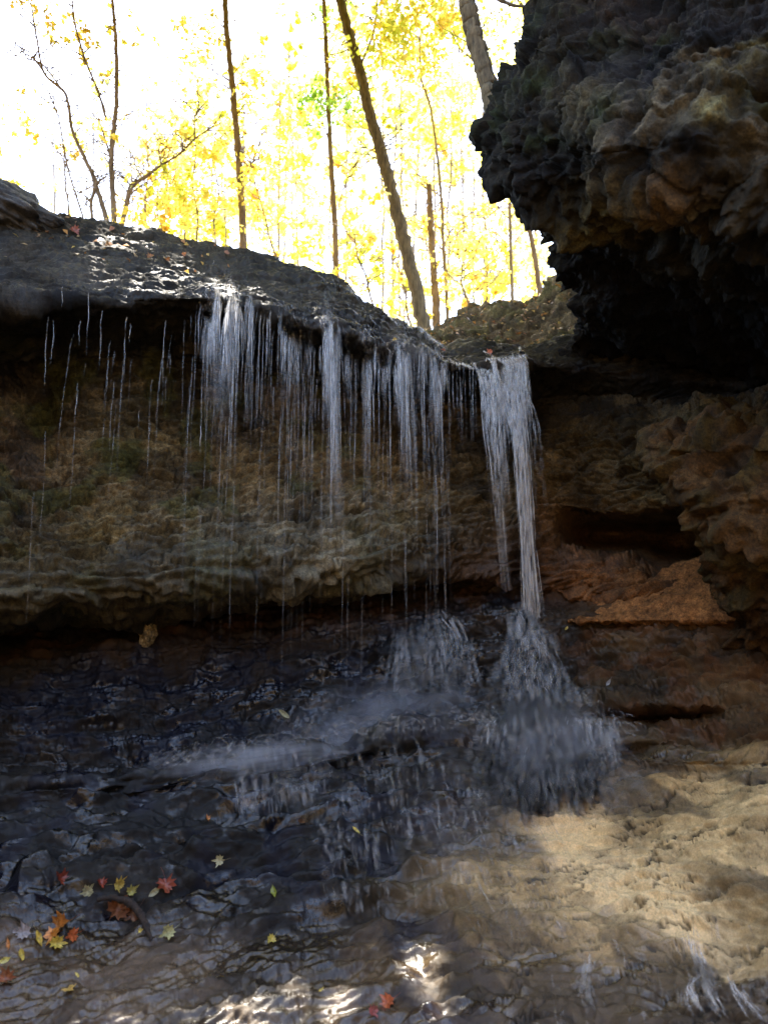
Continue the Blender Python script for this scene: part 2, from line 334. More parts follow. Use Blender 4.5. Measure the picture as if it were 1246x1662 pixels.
D = D + w_brow * (0.03 * strat + .02 * lay2 + 0.02 * flake + 0.03 * fl2 + 0.02 * fl3 + .025 * e1 + .012 * e2 + .015 * fine)
lay0 = saw(dip * 3.4 + .8 * fbma(SD, (.8, .8, .8), 3, 46), .88)
D = D + w_wall * (0.055 * b1 + 0.04 * b2 + .02 * b3 + 0.025 * strat + 0.03 * fine + .05 * lay + .04 * lay2 + .03 * e1)
D = D + w_ledge * (0.03 * b1 + 0.02 * b2 + 0.03 * strat + 0.09 * lay + .04 * lay2 + .012 * lay3 + 0.02 * fine + .03 * e1 + .012 * e2)
D = D + w_brown * (0.03 * b2 + 0.04 * strat + 0.03 * fine + .02 * flake + .02 * e1)
D = D + w_wetw * ((1 - right) * (0.08 * b1 + 0.04 * b2 + .05 * strat + 0.03 * fine + .03 * flake) + right * (.07 * b1 + .05 * b2 + .05 * lay + .04 * lay2 + .04 * fine))
cr1 = fbma(WD, (1.1, 1.6, 4.2), 4, 171, gain=.5); cr2 = fbma(WD, (2.6, 3.4, 7.5), 3, 181, gain=.5)
crk = np.exp(-(cr1 / .022)**2) + .7 * np.exp(-(cr2 / .03)**2) * sstep(-.1, .25, wl)
D = D - crk * (.055 * w_wall + .045 * w_ledge + .03 * w_brow + .04 * w_wetw * right)
D = D + w_wall * (.05 * sstep(-.02, .06, cr1) + .035 * sstep(-.02, .05, cr2)) + w_ledge * .05 * sstep(-.02, .05, cr1)
SE = np.stack([S[..., 0] + .2 * wl, S[..., 1], dip - .10 * S[..., 0] + .02 * fine], -1)
chipn = fbma(SE, (1.1, 2., 26.), 3, 91, gain=.5); chip = np.exp(-(chipn / .085)**2)
chipm = fbma(SE, (2.2, 3., 24.), 3, 95, gain=.5); chip2 = np.exp(-(chipm / .05)**2)
D = D + w_slope * ((1 - rs_) * (.12 * lay0 + .06 * lay + .02 * lay2 + .05 * fl2 + .006 * fl3 + .006 * fine) + rs_ * (.045 * lay + .026 * lay2 + .016 * lay3 + .004 * fine - .022 * chip * sstep(-.12, .12, chipm + .3 * wl) - .004 * chip2) + .04 * strat)
# long cracks of the right slab
def crack(pts, wdt):
    g = np.full(BPX.shape, 1e9, np.float32); a = np.array(pts, float)
    X = BPX + 5 * wl * 3; Yp = BPY + 4 * fine * 2
    for (x0, y0), (x1, y1) in zip(a[:-1], a[1:]):
        dx, dy = x1 - x0, y1 - y0; t = np.clip(((X - x0) * dx + (Yp - y0) * dy) / (dx * dx + dy * dy), 0, 1)
        g = np.minimum(g, np.hypot(X - x0 - t * dx, Yp - y0 - t * dy))
    return np.exp(-(g / wdt)**2)
ck = crack([(1135,1262),(1120,1280),(1098,1288),(1080,1305),(1040,1312)], 3.2) + .8 * crack([(1240,1268),(1215,1290),(1190,1305),(1150,1312)], 2.6) \
   + .7 * crack([(1246,1330),(1190,1345),(1150,1362),(1100,1370)], 2.5) + .6 * crack([(1100,1405),(1060,1425),(1000,1440)], 2.5) + .6 * crack([(1246,1432),(1180,1450),(1120,1462)], 2.5)
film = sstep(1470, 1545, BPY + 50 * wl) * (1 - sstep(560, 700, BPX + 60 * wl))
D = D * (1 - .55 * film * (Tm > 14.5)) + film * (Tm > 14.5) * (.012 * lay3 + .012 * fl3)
D = D - 0.07 * ck * (Tm > 14.5)
edge_keep = 1 - 0.0 * inn
P = P0 + Nn * (D * (1 - .85 * sstep(.15, .6, push * mid)))[..., None]
# ---- colour variation of the stone, with sun and sky light painted in
lum = 1 + 0.9 * fbm(S * 1.7, 4, 73) + 0.45 * (cid - .5) + 0.45 * (cid2 - .5) * (w_wall + w_wetw + .5 * right)
pale = sstep(.12, .45, fbm(S * 2.6, 4, 83))
K3 = K[..., :3] * (np.clip(lum, .35, 2.2) * (1 - rs_ * w_slope) + np.clip(lum, .7, 1.2) * rs_ * w_slope)[..., None]
K3 = K3 + (pale * w_wall * .10)[..., None] * np.array([1, .82, .55])
moss = sstep(.05, .35, fbm(S * 2.1, 4, 93)) * (w_wall + .6 * w_ledge) * (1 - sstep(500, 760, BPX))
K3 = K3 * (1 - .6 * moss[..., None]) + .6 * moss[..., None] * np.array([.075, .085, .022])
rust = sstep(.0, .3, fbm(S * 3.1, 3, 103)) * (w_brown + w_wetw * right + .5 * w_ledge * right)
K3 = K3 * (1 - .5 * rust[..., None]) + .5 * rust[..., None] * np.array([.20, .085, .03])
# dark wet tongues, painted sunlit band and pale streak on the right slab
tong = sstep(.02, .25, fbm(np.stack([(S[..., 0] + .55 * S[..., 1]) * 2.4, S[..., 1] * .8, S[..., 2] * .8], -1), 4, 113) + .22 * sstep(1180, 1000, BPX) - .12 + .25 * sstep(1480, 1600, BPY)) * w_slope * sstep(640, 760, BPX)
dkw = tong * (1 - blob(1010, 1430, 170, 90)) * (1 - blob(760, 1450, 70, 90) * .8)
K3 = K3 * (1 - .75 * dkw[..., None]) + .75 * dkw[..., None] * np.array([.05, .04, .032])
sunlit_pale = np.clip(crack([(900,1350),(980,1410),(1080,1480),(1150,1560)], 62) + .6 * crack([(700,1400),(760,1460),(820,1500)], 34), 0, 1) * (1 - dkw) * w_slope
K3 = K3 * (1 + .8 * sunlit_pale[..., None]) + .08 * sunlit_pale[..., None]
K3 = K3 * (1 - .55 * np.clip(ck, 0, 1)[..., None] * (Tm > 14.5)[..., None])
K3 = K3 * (0.8 + .4 * sstep(.2, 1.2, flake))[..., None]
K3 = K3 * (1 - .5 * np.clip(crk, 0, 1) * (w_wall + w_ledge))[..., None]
K3 = K3 * (1 - (.80 * chip * sstep(-.12, .12, chipm + .3 * wl) + .45 * chip2 * sstep(-.1, .3, wl + chipn)) * rs_ * w_slope)[..., None]
sky_sheen = (w_wetw + w_slope) * (1 - rs_) * (1 - film) * sstep(-.1, .25, wl); K3 = K3 * (1 - .7 * sky_sheen[..., None]) + .7 * sky_sheen[..., None] * np.array([.018, .026, .085])  # blue sheen of the sky painted into the wet rock's colour
wet = np.clip(K[..., 3] + .35 * wl + .5 * dkw - .42 * w_brow * (1 - .5 * sstep(330, 480, BPX)), 0, 1)
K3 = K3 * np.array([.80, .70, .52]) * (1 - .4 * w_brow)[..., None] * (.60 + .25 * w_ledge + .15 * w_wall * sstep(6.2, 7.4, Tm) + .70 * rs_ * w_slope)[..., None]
patch = sstep(-.02, .30, fbma(SD, (2.2, 3., 8.), 5, 151, gain=.65) + .4 * film)
below = sstep(11.5, 12.5, Tm)
wet = wet * (1 - below * .62 * (1 - patch))
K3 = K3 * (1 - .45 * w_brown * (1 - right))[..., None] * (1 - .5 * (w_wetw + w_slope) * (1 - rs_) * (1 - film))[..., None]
ks = int(np.argmin(np.abs(T - I_SLOT)))
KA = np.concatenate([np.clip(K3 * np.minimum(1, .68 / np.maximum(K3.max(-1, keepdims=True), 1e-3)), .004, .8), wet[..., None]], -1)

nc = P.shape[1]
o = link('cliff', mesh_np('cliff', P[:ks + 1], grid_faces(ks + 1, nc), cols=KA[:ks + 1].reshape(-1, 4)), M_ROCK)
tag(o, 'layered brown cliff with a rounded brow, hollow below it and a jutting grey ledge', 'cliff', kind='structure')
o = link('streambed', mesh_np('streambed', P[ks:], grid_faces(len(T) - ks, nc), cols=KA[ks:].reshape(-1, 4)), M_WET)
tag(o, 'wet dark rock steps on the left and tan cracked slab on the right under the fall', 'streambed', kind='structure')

# screen lookup for placing things on the rock
LP = P.reshape(-1, 3); lx, ly, lz = proj(LP); okv = (lz > 1) & (lx > -300) & (lx < 1550) & (ly > 200) & (ly < 1900)
LPn = normals(P).reshape(-1, 3); LPn = np.where(((LPn * (CAM - LP)).sum(-1) < 0)[:, None], -LPn, LPn)
ii = np.nonzero(okv)[0]; CELL = 4
ZB = {}
cx_ = (lx[ii] // CELL).astype(int); cy_ = (ly[ii] // CELL).astype(int); key = (cy_ + 200) * 4096 + cx_ + 200
order = np.lexsort((lz[ii], key)); ks_, first = np.unique(key[order], return_index=True)
near = ii[order[first]]; ZB = dict(zip(ks_.tolist(), near.tolist()))
def snap(px, py):
    cx, cy = int(px // CELL), int(py // CELL)
    for r in range(0, 6):
        best = None
        for dy in range(-r, r + 1):
            for dx in range(-r, r + 1):
                k = ZB.get((cy + dy + 200) * 4096 + cx + dx + 200)
                if k is not None and (best is None or lz[k] < lz[best]): best = k
        if best is not None: return LP[best], LPn[best]
    return at(px, py, 7.0), np.array([0, -.5, .8])

# ================================================================== loft helper for separate rock masses
def rockmass(name, rowsY, mat, cols, disp, step=0.016, seed=200, ref=None, ext=1):
    """rowsY: list of control rows (each a list of world points); cols: (n, m, 4)"""
    R_ = np.array(rowsY, float); C_ = np.array(cols, float)
    tr = sample_rows(R_, step / Q); A = catmull(R_, tr); AC = catmull(C_, tr)
    R2 = np.swapaxes(A, 0, 1); tc_ = sample_rows(R2, step / Q); A = np.swapaxes(catmull(R2, tc_), 0, 1)
    AC = np.swapaxes(catmull(np.swapaxes(AC, 0, 1), tc_), 0, 1)
    n = normals(A); m = n[A.shape[0]//2, A.shape[1]//2]; v = A[A.shape[0]//2, A.shape[1]//2] - CAM
    if (m * v).sum() > 0: n = -n
    Dd, Kc = disp(A.astype(np.float32), np.clip(AC, .004, 1), seed)
    A = A + n * Dd[..., None]
    return mesh_np(name, A, grid_faces(*A.shape[:2]), cols=Kc.reshape(-1, 4)), A

# ---- the overhanging rock on the right
eP = [(-700,1040),(-350,960),(-120,900),(0,872),(30,852),(60,836),(110,829),(140,806),(170,788),(210,777),(250,786),(290,794),(310,815),(330,842),(370,879),(400,890),(430,888),(465,920),(520,914),(560,906),(600,885),(650,870),(700,870)]
eP = [(a_, b_ + 18) for a_, b_ in eP]
eY = [6.4,6.6,6.8,6.9,6.9,6.9,6.9,6.9,6.95,7.0,7.0,7.0,7.05,7.15,7.35,7.5,7.7,8.0,8.25,8.6,9.4,10.4,11.4]
def under(py): return float(sstep(330, 700, py))
rb = []; cb = []
for (py, e), Ye in zip(eP, eY):
    u = under(py); fy = 1 - u
    r_ = [at(e + 160, py, Ye + 2.4), at(e + 38, py, Ye + .9), at(e + 5, py, Ye + .25), at(e + 2, py, Ye - .1), at(e + 40, py, Ye - .5 * fy - .05)]
    fl = lambda v, m_: max(v, m_)
    r_ += [at(e + 120, py, Ye - (.95 * fy + .15)), at(e + 240, py, fl(Ye - (1.6 * fy + .5), 5.0)), at(e + 370, py, fl(Ye - (2.2 * fy + .9), 4.65)), at(1420, py, fl(Ye - (2.9 * fy + 1.3), 4.5)), at(1750, py, fl(Ye - (3.5 * fy + 1.8), 4.45)), at(2400, py, fl(Ye - (4.0 * fy + 2.2), 4.6))]
    rb.append(r_)
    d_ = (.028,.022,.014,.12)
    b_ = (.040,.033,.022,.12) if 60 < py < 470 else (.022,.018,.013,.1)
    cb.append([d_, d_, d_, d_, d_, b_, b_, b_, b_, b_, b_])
def disp_over(A, K_, seed):
    big_ = fbm(A * 1.0, 3, seed); wl_ = fbm(A * 2.6, 3, seed + 7)
    Wp = A + .14 * np.stack([wl_, fbm(A * 2.6 + 30, 2, seed + 3), fbm(A * 2.6 + 60, 2, seed + 5)], -1)
    A1, ci, _g = blocks(Wp, (1.2, 1.2, 1.9), seed + 9, .22)
    A2, cj, _g = blocks(Wp, (2.8, 2.8, 4.4), seed + 11, .25)
    A3, ck_, _g = blocks(Wp, (7., 7., 11.), seed + 12, .35)
    fi = fbm(A * 5, 6, seed + 13, gain=.58); vf = fbm(A * 26, 2, seed + 15, gain=.5)
    s_ = fbma(Wp, (.9, .9, 4.), 4, seed + 17, ridged=True)
    c1 = fbma(Wp, (.9, .9, 1.9), 4, seed + 41, gain=.5); ckk = np.exp(-(c1 / .02)**2)
    D_ = -.05 * ckk + .05 * sstep(-.02, .06, c1) + .20 * big_ + .05 * A1 + .04 * A2 + .025 * A3 + .10 * fi - .03 + .05 * s_
    ax, ay, _ = proj(A)
    k = K_[..., :3] * np.clip(1 + 1.3 * fbm(A * 1.5, 4, seed + 21) + .6 * (ci - .5) + .5 * (cj - .5), .25, 2.6)[..., None]
    g = lambda x, y, rx, ry: np.exp(-((ax - x) / rx)**2 - ((ay - y) / ry)**2)
    nz = sstep(-.25, .3, fi + .4 * wl_)
    # ochre stone, pale lichen patches and green moss where the photograph has them
    for x, y, rx, ry, c in ((1040,340,95,34,(.33,.24,.08)),(1000,300,60,16,(.16,.13,.08)),(1110,320,40,30,(.20,.12,.06)),
                            (925,155,30,16,(.22,.19,.16)),(975,190,40,26,(.18,.16,.13)),(1050,225,36,28,(.20,.17,.15)),(1110,190,50,26,(.20,.18,.16)),
                            (1165,210,22,14,(.34,.33,.20)),(1230,85,24,14,(.22,.22,.14)),(1190,150,30,20,(.26,.23,.13)),(1150,100,40,16,(.17,.14,.11)),(1215,255,30,40,(.17,.15,.14)),(1160,330,50,16,(.13,.12,.12)),
                            (1180,420,60,20,(.08,.07,.06)),(1010,30,70,30,(.05,.03,.025))):
        ww = (np.minimum(1, 1.3 * g(x, y, rx, ry)) * (.25 + .75 * nz))[..., None]; k = k * (1 - ww) + ww * np.array(c) * 1.7
    for x, y, rx, ry in ((870,228,60,16),(880,150,50,18),(1000,200,40,26),(1240,190,40,30),(1080,60,60,20),(800,190,30,24),(930,60,60,30)):
        ww = (g(x, y, rx, ry) * sstep(-.1, .4, wl_ + fi) * .9)[..., None]; k = k * (1 - ww) + ww * np.array((.055,.085,.018))
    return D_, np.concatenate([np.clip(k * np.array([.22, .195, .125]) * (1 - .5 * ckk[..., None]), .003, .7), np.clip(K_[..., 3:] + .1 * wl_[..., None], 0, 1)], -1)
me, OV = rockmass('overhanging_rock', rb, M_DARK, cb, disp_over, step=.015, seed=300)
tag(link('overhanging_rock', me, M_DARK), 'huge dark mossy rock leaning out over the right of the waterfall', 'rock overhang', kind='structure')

# ---- the bank behind the notch
bp = [(640,560),(700,548),(715,540),(740,520),(770,508),(800,506),(850,500),(880,485),(905,462),(925,440),(960,420),(1040,400)]
rows_ = []; cc = []
fr = lambda px: float(np.interp(px, [640,700,720,760,860,900,1040], [575,562,575,578,588,596,620]))
for k, (f_, Y0) in enumerate(((-.1, 12.2), (0, 11.0), (.25, 10.3), (.55, 9.9), (.85, 9.6), (1.0, 9.5), (1.12, 10.0))):
    rows_.append([at(px, py + (fr(px) - py) * max(f_, 0) + (12 if k == 0 else 0), Y0 - .5 * max(0, (px - 820) / 200)) for px, py in bp])
    cc.append([(.11,.085,.05,.2)] * len(bp))
def disp_bank(A, K_, seed):
    wl_ = fbm(A * 3, 3, seed); A_ = A + .1 * wl_[..., None]; A_[..., 2] -= .3 * A[..., 0]
    st_ = fbma(A_, (1.4, 1.4, 8.), 4, seed + 3, ridged=True)
    fi = fbm(A * 7, 5, seed + 5, gain=.55); B2, ci, _g = blocks(A_, (4.5, 4.5, 8), seed + 8, .2)
    k = K_[..., :3] * np.clip(1 + .9 * fbm(A * 3, 4, seed + 9) + .5 * (ci - .5), .35, 2.2)[..., None]
    mo = (sstep(.0, .4, wl_) * .5)[..., None]; k = k * (1 - mo) + mo * np.array((.10,.10,.03)); k = k * np.array([.95, .85, .72])
    return .10 * wl_ + .09 * st_ + .05 * fi + .05 * B2, np.concatenate([np.clip(k, .004, .7), K_[..., 3:]], -1)
me, BK = rockmass('rock_bank', rows_, M_ROCK, cc, disp_bank, step=.02, seed=400)
tag(link('rock_bank', me, M_ROCK), 'brown leaf strewn rock bank rising behind the notch of the fall', 'rock bank', kind='structure')

# ---- shelf rock of the right wall, beside the hollows
eS = [(660,1170),(690,1110),(712,1056),(740,1052),(765,1068),(790,1090),(815,1125),(845,1142),(870,1150),(900,1158),(940,1172),(980,1186),(1020,1210),(1060,1250)]
rows_ = []; cc = []
for k, (py, e) in enumerate(eS):
    t = k / (len(eS) - 1); Ye = 6.7 + .25 * math.sin(t * 9) + (.9 if k == 0 else 0) + (.35 if k == 1 else 0) + (.5 if k == len(eS) - 1 else 0)
    dz = (.9 if k == 0 else .25 if k == 1 else 0)
    rows_.append([at(e + 120, py, Ye + 1.3), at(e + 20, py, Ye + .5), at(e + 3, py, Ye + .1), at(e + 14, py, Ye - .15), at(e + 70, py, Ye - .4), at(e + 160, py, Ye - .7 + dz * .4), at(1400, py, Ye - 1.2 + dz * .4), at(1700, py, Ye - 1.8)])
    cc.append([(.13,.088,.040,.15) if py < 850 else (.14,.09,.04,.15)] * 8)
def disp_shelf(A, K_, seed):
    D_, k = disp_bank(A, K_, seed); wl_ = fbm(A * 2.2, 3, seed + 30)
    B1, ci, _g = blocks(A + .14 * wl_[..., None], (2., 2., 3.2), seed + 31, .2)
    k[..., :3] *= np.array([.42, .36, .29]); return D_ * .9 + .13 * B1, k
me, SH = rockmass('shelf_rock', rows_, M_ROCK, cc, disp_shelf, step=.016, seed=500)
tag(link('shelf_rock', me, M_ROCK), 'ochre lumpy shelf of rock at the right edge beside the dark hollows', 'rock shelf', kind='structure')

# ---- sand mound below the hollows
def disp_sand(A, K_, seed):
    fi = fbm(A * 7, 4, seed); vf = fbm(A * 40, 2, seed + 3)
    k = K_[..., :3] * np.clip(1 + .5 * fbm(A * 4, 4, seed + 5) + .5 * vf, .5, 1.7)[..., None]
    return .04 * fi + .008 * vf, np.concatenate([k, K_[..., 3:]], -1)
tp = [(905,1010),(930,990),(965,975),(1000,962),(1050,940),(1100,914),(1150,900),(1200,900),(1260,905)]
rows_ = []
for k, (f_, Y0) in enumerate(((-.05, .9), (0, .55), (.3, .30), (.65, .10), (1, -.07), (1.12, .3))):
    rows_.append([at(px, py + (1008 - py) * max(f_, 0) + (25 if k == 0 else 0), 8.08 - 1.0 * (px - 930) / 316 + Y0 + (.4 if px < 920 else 0)) for px, py in tp])
me, SA = rockmass('sand_mound', rows_, M_ROCK, [[(.20,.085,.027,.05)] * len(tp)] * 6, disp_sand, step=.016, seed=600)
tag(link('sand_mound', me, M_ROCK), 'smooth orange sand heap under the dark hollows of the right wall', 'sand mound')

# ---- loose stones
def stone(name, px, py, Y, size, col, label, cat, seed, rot=0.0, tilt=0.0, flat=1.0):
    nu, nv = int(70 * Q) + 20, int(46 * Q) + 14
    u = np.linspace(0, 2 * np.pi, nu); v = np.linspace(1e-3, np.pi - 1e-3, nv); V_, U_ = np.meshgrid(v, u, indexing='ij')
    d = np.stack([np.cos(U_) * np.sin(V_), np.sin(U_) * np.sin(V_), np.cos(V_)], -1)
    r = 1 + .35 * fbm(d * 1.6 + seed, 3, seed) + .10 * fbm(d * 5 + seed, 3, seed + 1) + .10 * fbm(np.stack([d[..., 0], d[..., 1], d[..., 2] * 7], -1), 3, seed + 2, ridged=True)
    A = d * r[..., None]; A[:, -1] = A[:, 0]; A = A * np.array(size)
    c, s_ = math.cos(tilt), math.sin(tilt)
    A = np.stack([A[..., 0] * c + A[..., 2] * s_, A[..., 1], -A[..., 0] * s_ + A[..., 2] * c], -1)
    c, s_ = math.cos(rot), math.sin(rot)
    A = np.stack([A[..., 0] * c - A[..., 1] * s_, A[..., 0] * s_ + A[..., 1] * c, A[..., 2]], -1)
    k = np.array(col[:3]) * np.clip(1 + .8 * fbm(d * 3 + seed, 4, seed + 4), .4, 1.8)[..., None]
    me = mesh_np(name, A, grid_faces(nv, nu), cols=np.concatenate([k, np.full(k.shape[:2] + (1,), col[3])], -1).reshape(-1, 4))
    ob = link(name, me, M_ROCK); ob.location = at(px, py, Y); return tag(ob, label, cat)
stone('boulder', 0, 345, 8.05, (.62, .5, .24), (.05,.045,.042,.5), 'dark flat boulder on top of the brow at the left edge', 'boulder', 5, tilt=.42)
p_, n_ = snap(240, 1040)
stone('stone', 240, 1026, p_[1] - .02, (.07, .08, .12), (.20,.15,.08,.1), 'small tan stone standing in the slot under the ledge', 'stone', 9)
# ================================================================== forest ground behind the crest, bank behind camera
gx = np.linspace(-70, 70, 160); gy = np.concatenate([np.linspace(9.6, 20, 40), np.linspace(21, 75, 50)])
GY, GX = np.meshgrid(gy, gx, indexing='ij')
cpx = CX + GX / GY * F
czz = np.interp(cpx, [-2000, -260, 0, 240, 400, 560, 680, 720, 760, 900, 1000, 3000], [5.2, 4.6, 4.1, 4.0, 3.85, 3.35, 2.95, 2.7, 2.7, 2.75, 3.6, 5.0])
GZ = CAM[2] + czz - 1.0 + .5 * fbm(np.stack([GX * .3, GY * .3, 0 * GX], -1), 3, 801) - .25
GZ = GZ + .02 * np.clip(GY - 20, 0, 100)
k = np.array((.16,.11,.035)) * np.clip(1 + fbm(np.stack([GX, GY, 0 * GX], -1) * 1.7, 4, 811), .4, 1.8)[..., None]
o = link('forest_ground', mesh_np('forest_ground', np.stack([GX, GY, GZ], -1), grid_faces(len(gy), len(gx)), cols=np.concatenate([k, np.full(k.shape[:2] + (1,), .1)], -1).reshape(-1, 4)), M_ROCK)
tag(o, 'leaf covered forest floor running back behind the crest of the cliff', 'forest floor', kind='structure')

gy = np.linspace(-1.5, -30, 60); gx = np.linspace(-30, 30, 80); GY, GX = np.meshgrid(gy, gx, indexing='ij')  # bank added out of view: blocks sky, bounces warm light onto the rock
GZ = -0.9 + 9 * sstep(1.5, 11, -GY + .25 * np.abs(GX)) + .5 * fbm(np.stack([GX * .4, GY * .4, 0 * GX], -1), 3, 821)
k = np.array((.17,.115,.05)) * np.clip(1 + fbm(np.stack([GX, GY, 0 * GX], -1), 4, 831), .4, 1.8)[..., None]
o = link('bounce_bank', mesh_np('bounce_bank', np.stack([GX, GY, GZ], -1), grid_faces(len(gy), len(gx)), cols=np.concatenate([k, np.full(k.shape[:2] + (1,), .1)], -1).reshape(-1, 4)), M_ROCK)
tag(o, 'unseen bank added behind the camera to block sky and bounce warm light', 'bank', kind='structure')

# ================================================================== TREES
def tube(path, rad, nside=8, seed=0, rough=.12):
    path = np.array(path, float); n = len(path); d = np.gradient(path, axis=0); d /= np.linalg.norm(d, axis=1, keepdims=True)
    ref = np.where(np.abs(d[:, 2:3]) > .9, np.array([[1., 0, 0]]), np.array([[0, 0, 1.]]))
    a = np.cross(d, ref); a /= np.linalg.norm(a, axis=1, keepdims=True); b = np.cross(d, a)
    th = np.linspace(0, 2 * np.pi, nside, endpoint=False)
    rr = np.asarray(rad, float)[:, None] * (1 + rough * np.random.default_rng(seed).standard_normal((n, nside)) * .6)
    V = path[:, None] + rr[..., None] * (np.cos(th)[None, :, None] * a[:, None] + np.sin(th)[None, :, None] * b[:, None])
    i = np.arange(n * nside).reshape(n, nside); j = np.roll(i, -1, 1)
    Fc = np.stack([i[:-1], j[:-1], j[1:], i[1:]], -1).reshape(-1, 4)
    return V.reshape(-1, 3), Fc
class Bag:
    def __init__(s): s.v = []; s.f = []; s.n = 0; s.e = {}
    def add(s, V, Fc, **ex):
        s.v.append(V); s.f.append(Fc + s.n); s.n += len(V)
        for k_, x in ex.items(): s.e.setdefault(k_, []).append(np.broadcast_to(x, (len(V),)) if np.ndim(x) < 2 else x)
    def mesh(s, name, smooth=True):
        ex = {k_: np.concatenate(x) for k_, x in s.e.items() if x[0].ndim == 1}
        cols = None
        if 'colr' in s.e: cols = np.concatenate(s.e['colr'])
        return mesh_np(name, np.concatenate(s.v), np.concatenate(s.f), smooth=smooth, extra=ex, cols=cols)
def smooth_path(pts, m=6):
    R_ = np.array(pts, float)[:, None, :]; t = np.linspace(0, len(pts) - 1, (len(pts) - 1) * m + 1)
    return catmull(R_, t)[:, 0]
def bark_material(name, c1, c2, sc=8):
    m, n = new_mat(name); L = n.links.new
    out = N(n, 'ShaderNodeOutputMaterial'); p = N(n, 'ShaderNodeBsdfPrincipled'); L(p.outputs[0], out.inputs[0]); p.inputs['Roughness'].default_value = .9
    tc = N(n, 'ShaderNodeTexCoord'); mp = N(n, 'ShaderNodeMapping'); mp.inputs['Scale'].default_value = (sc, sc, sc * .22); L(tc.outputs['Object'], mp.inputs[0])
    n1 = N(n, 'ShaderNodeTexNoise'); n1.inputs['Scale'].default_value = 2; n1.inputs['Detail'].default_value = 7; n1.inputs['Roughness'].default_value = .7; L(mp.outputs[0], n1.inputs[0])
    cr = N(n, 'ShaderNodeValToRGB'); cr.color_ramp.elements[0].position = .35; cr.color_ramp.elements[0].color = (*c1, 1); cr.color_ramp.elements[1].position = .68; cr.color_ramp.elements[1].color = (*c2, 1)
    L(n1.outputs[0], cr.inputs[0]); L(cr.outputs[0], p.inputs['Base Color'])
    b = N(n, 'ShaderNodeBump'); b.inputs['Strength'].default_value = .8; b.inputs['Distance'].default_value = .03; L(n1.outputs[0], b.inputs['Height']); L(b.outputs[0], p.inputs['Normal'])
    return m
M_BARK = bark_material('bark', (.09,.062,.045), (.30,.21,.14)); M_BARKW = bark_material('grey_bark', (.10,.08,.065), (.34,.27,.21))  # bark lightened to stand for flare washing over the trunks
M_MOSSBARK = bark_material('mossy_bark', (.05,.036,.022), (.20,.15,.085), 12)
def leaf_material(name):
    m, n = new_mat(name); L = n.links.new
    out = N(n, 'ShaderNodeOutputMaterial'); at_ = N(n, 'ShaderNodeAttribute', attribute_name='col')
    d = N(n, 'ShaderNodeBsdfDiffuse'); t = N(n, 'ShaderNodeBsdfTranslucent'); mx = N(n, 'ShaderNodeMixShader'); mx.inputs[0].default_value = .62
    L(at_.outputs['Color'], d.inputs[0]); L(at_.outputs['Color'], t.inputs[0]); L(d.outputs[0], mx.inputs[1]); L(t.outputs[0], mx.inputs[2]); L(mx.outputs[0], out.inputs[0])
    return m
M_LEAF = leaf_material('autumn_leaf')
def leaf_cloud(name, cents, rads, counts, size, cols, rng, mat=M_LEAF, flat=.6, keep=None, per=14):
    Vs = []; Ks = []
    for (c, r, n_, kc) in zip(cents, rads, counts, cols):
        # tufts inside the cluster give gaps and clumps
        nt_ = max(3, n_ // per)
        tc_ = rng.standard_normal((nt_, 3)) * np.array([1, 1, flat]) * r * .55
        which = rng.integers(0, nt_, n_)
        p = np.array(c) + tc_[which] + rng.standard_normal((n_, 3)) * r * .13
        if keep is not None: p = p[keep(p)]
        n2 = len(p)
        if n2 == 0: continue
        a = rng.standard_normal((n2, 3)); a /= np.linalg.norm(a, axis=1, keepdims=True)
        b = np.cross(a, rng.standard_normal((n2, 3))); b /= np.linalg.norm(b, axis=1, keepdims=True)
        s1 = size * rng.uniform(.6, 1.3, (n2, 1)); s2 = s1 * rng.uniform(.55, .9, (n2, 1))
        q = np.stack([p - a * s1 * .5, p + b * s2 * .5 + a * s1 * .1, p + a * s1 * .55, p - b * s2 * .5 + a * s1 * .05], 1)
        Vs.append(q.reshape(-1, 3))
        cc_ = np.array(kc) * rng.uniform(.75, 1.2, (n2, 1)) * (1 + rng.uniform(-.12, .12, (n2, 3)))
        Ks.append(np.repeat(np.concatenate([np.clip(cc_, 0, .95), np.ones((n2, 1))], 1), 4, 0))
    V = np.concatenate(Vs); K_ = np.concatenate(Ks)
    return mesh_np(name, V, np.arange(len(V)).reshape(-1, 4), smooth=False, cols=K_)
YEL = (.90,.76,.16); YGR = (.68,.70,.10); GRN = (.36,.56,.10); GLD = (.88,.64,.12); PAL = (.94,.89,.42); ORG = (.75,.36,.05)

def px2r(w, Y): return w * .5 * Y / F
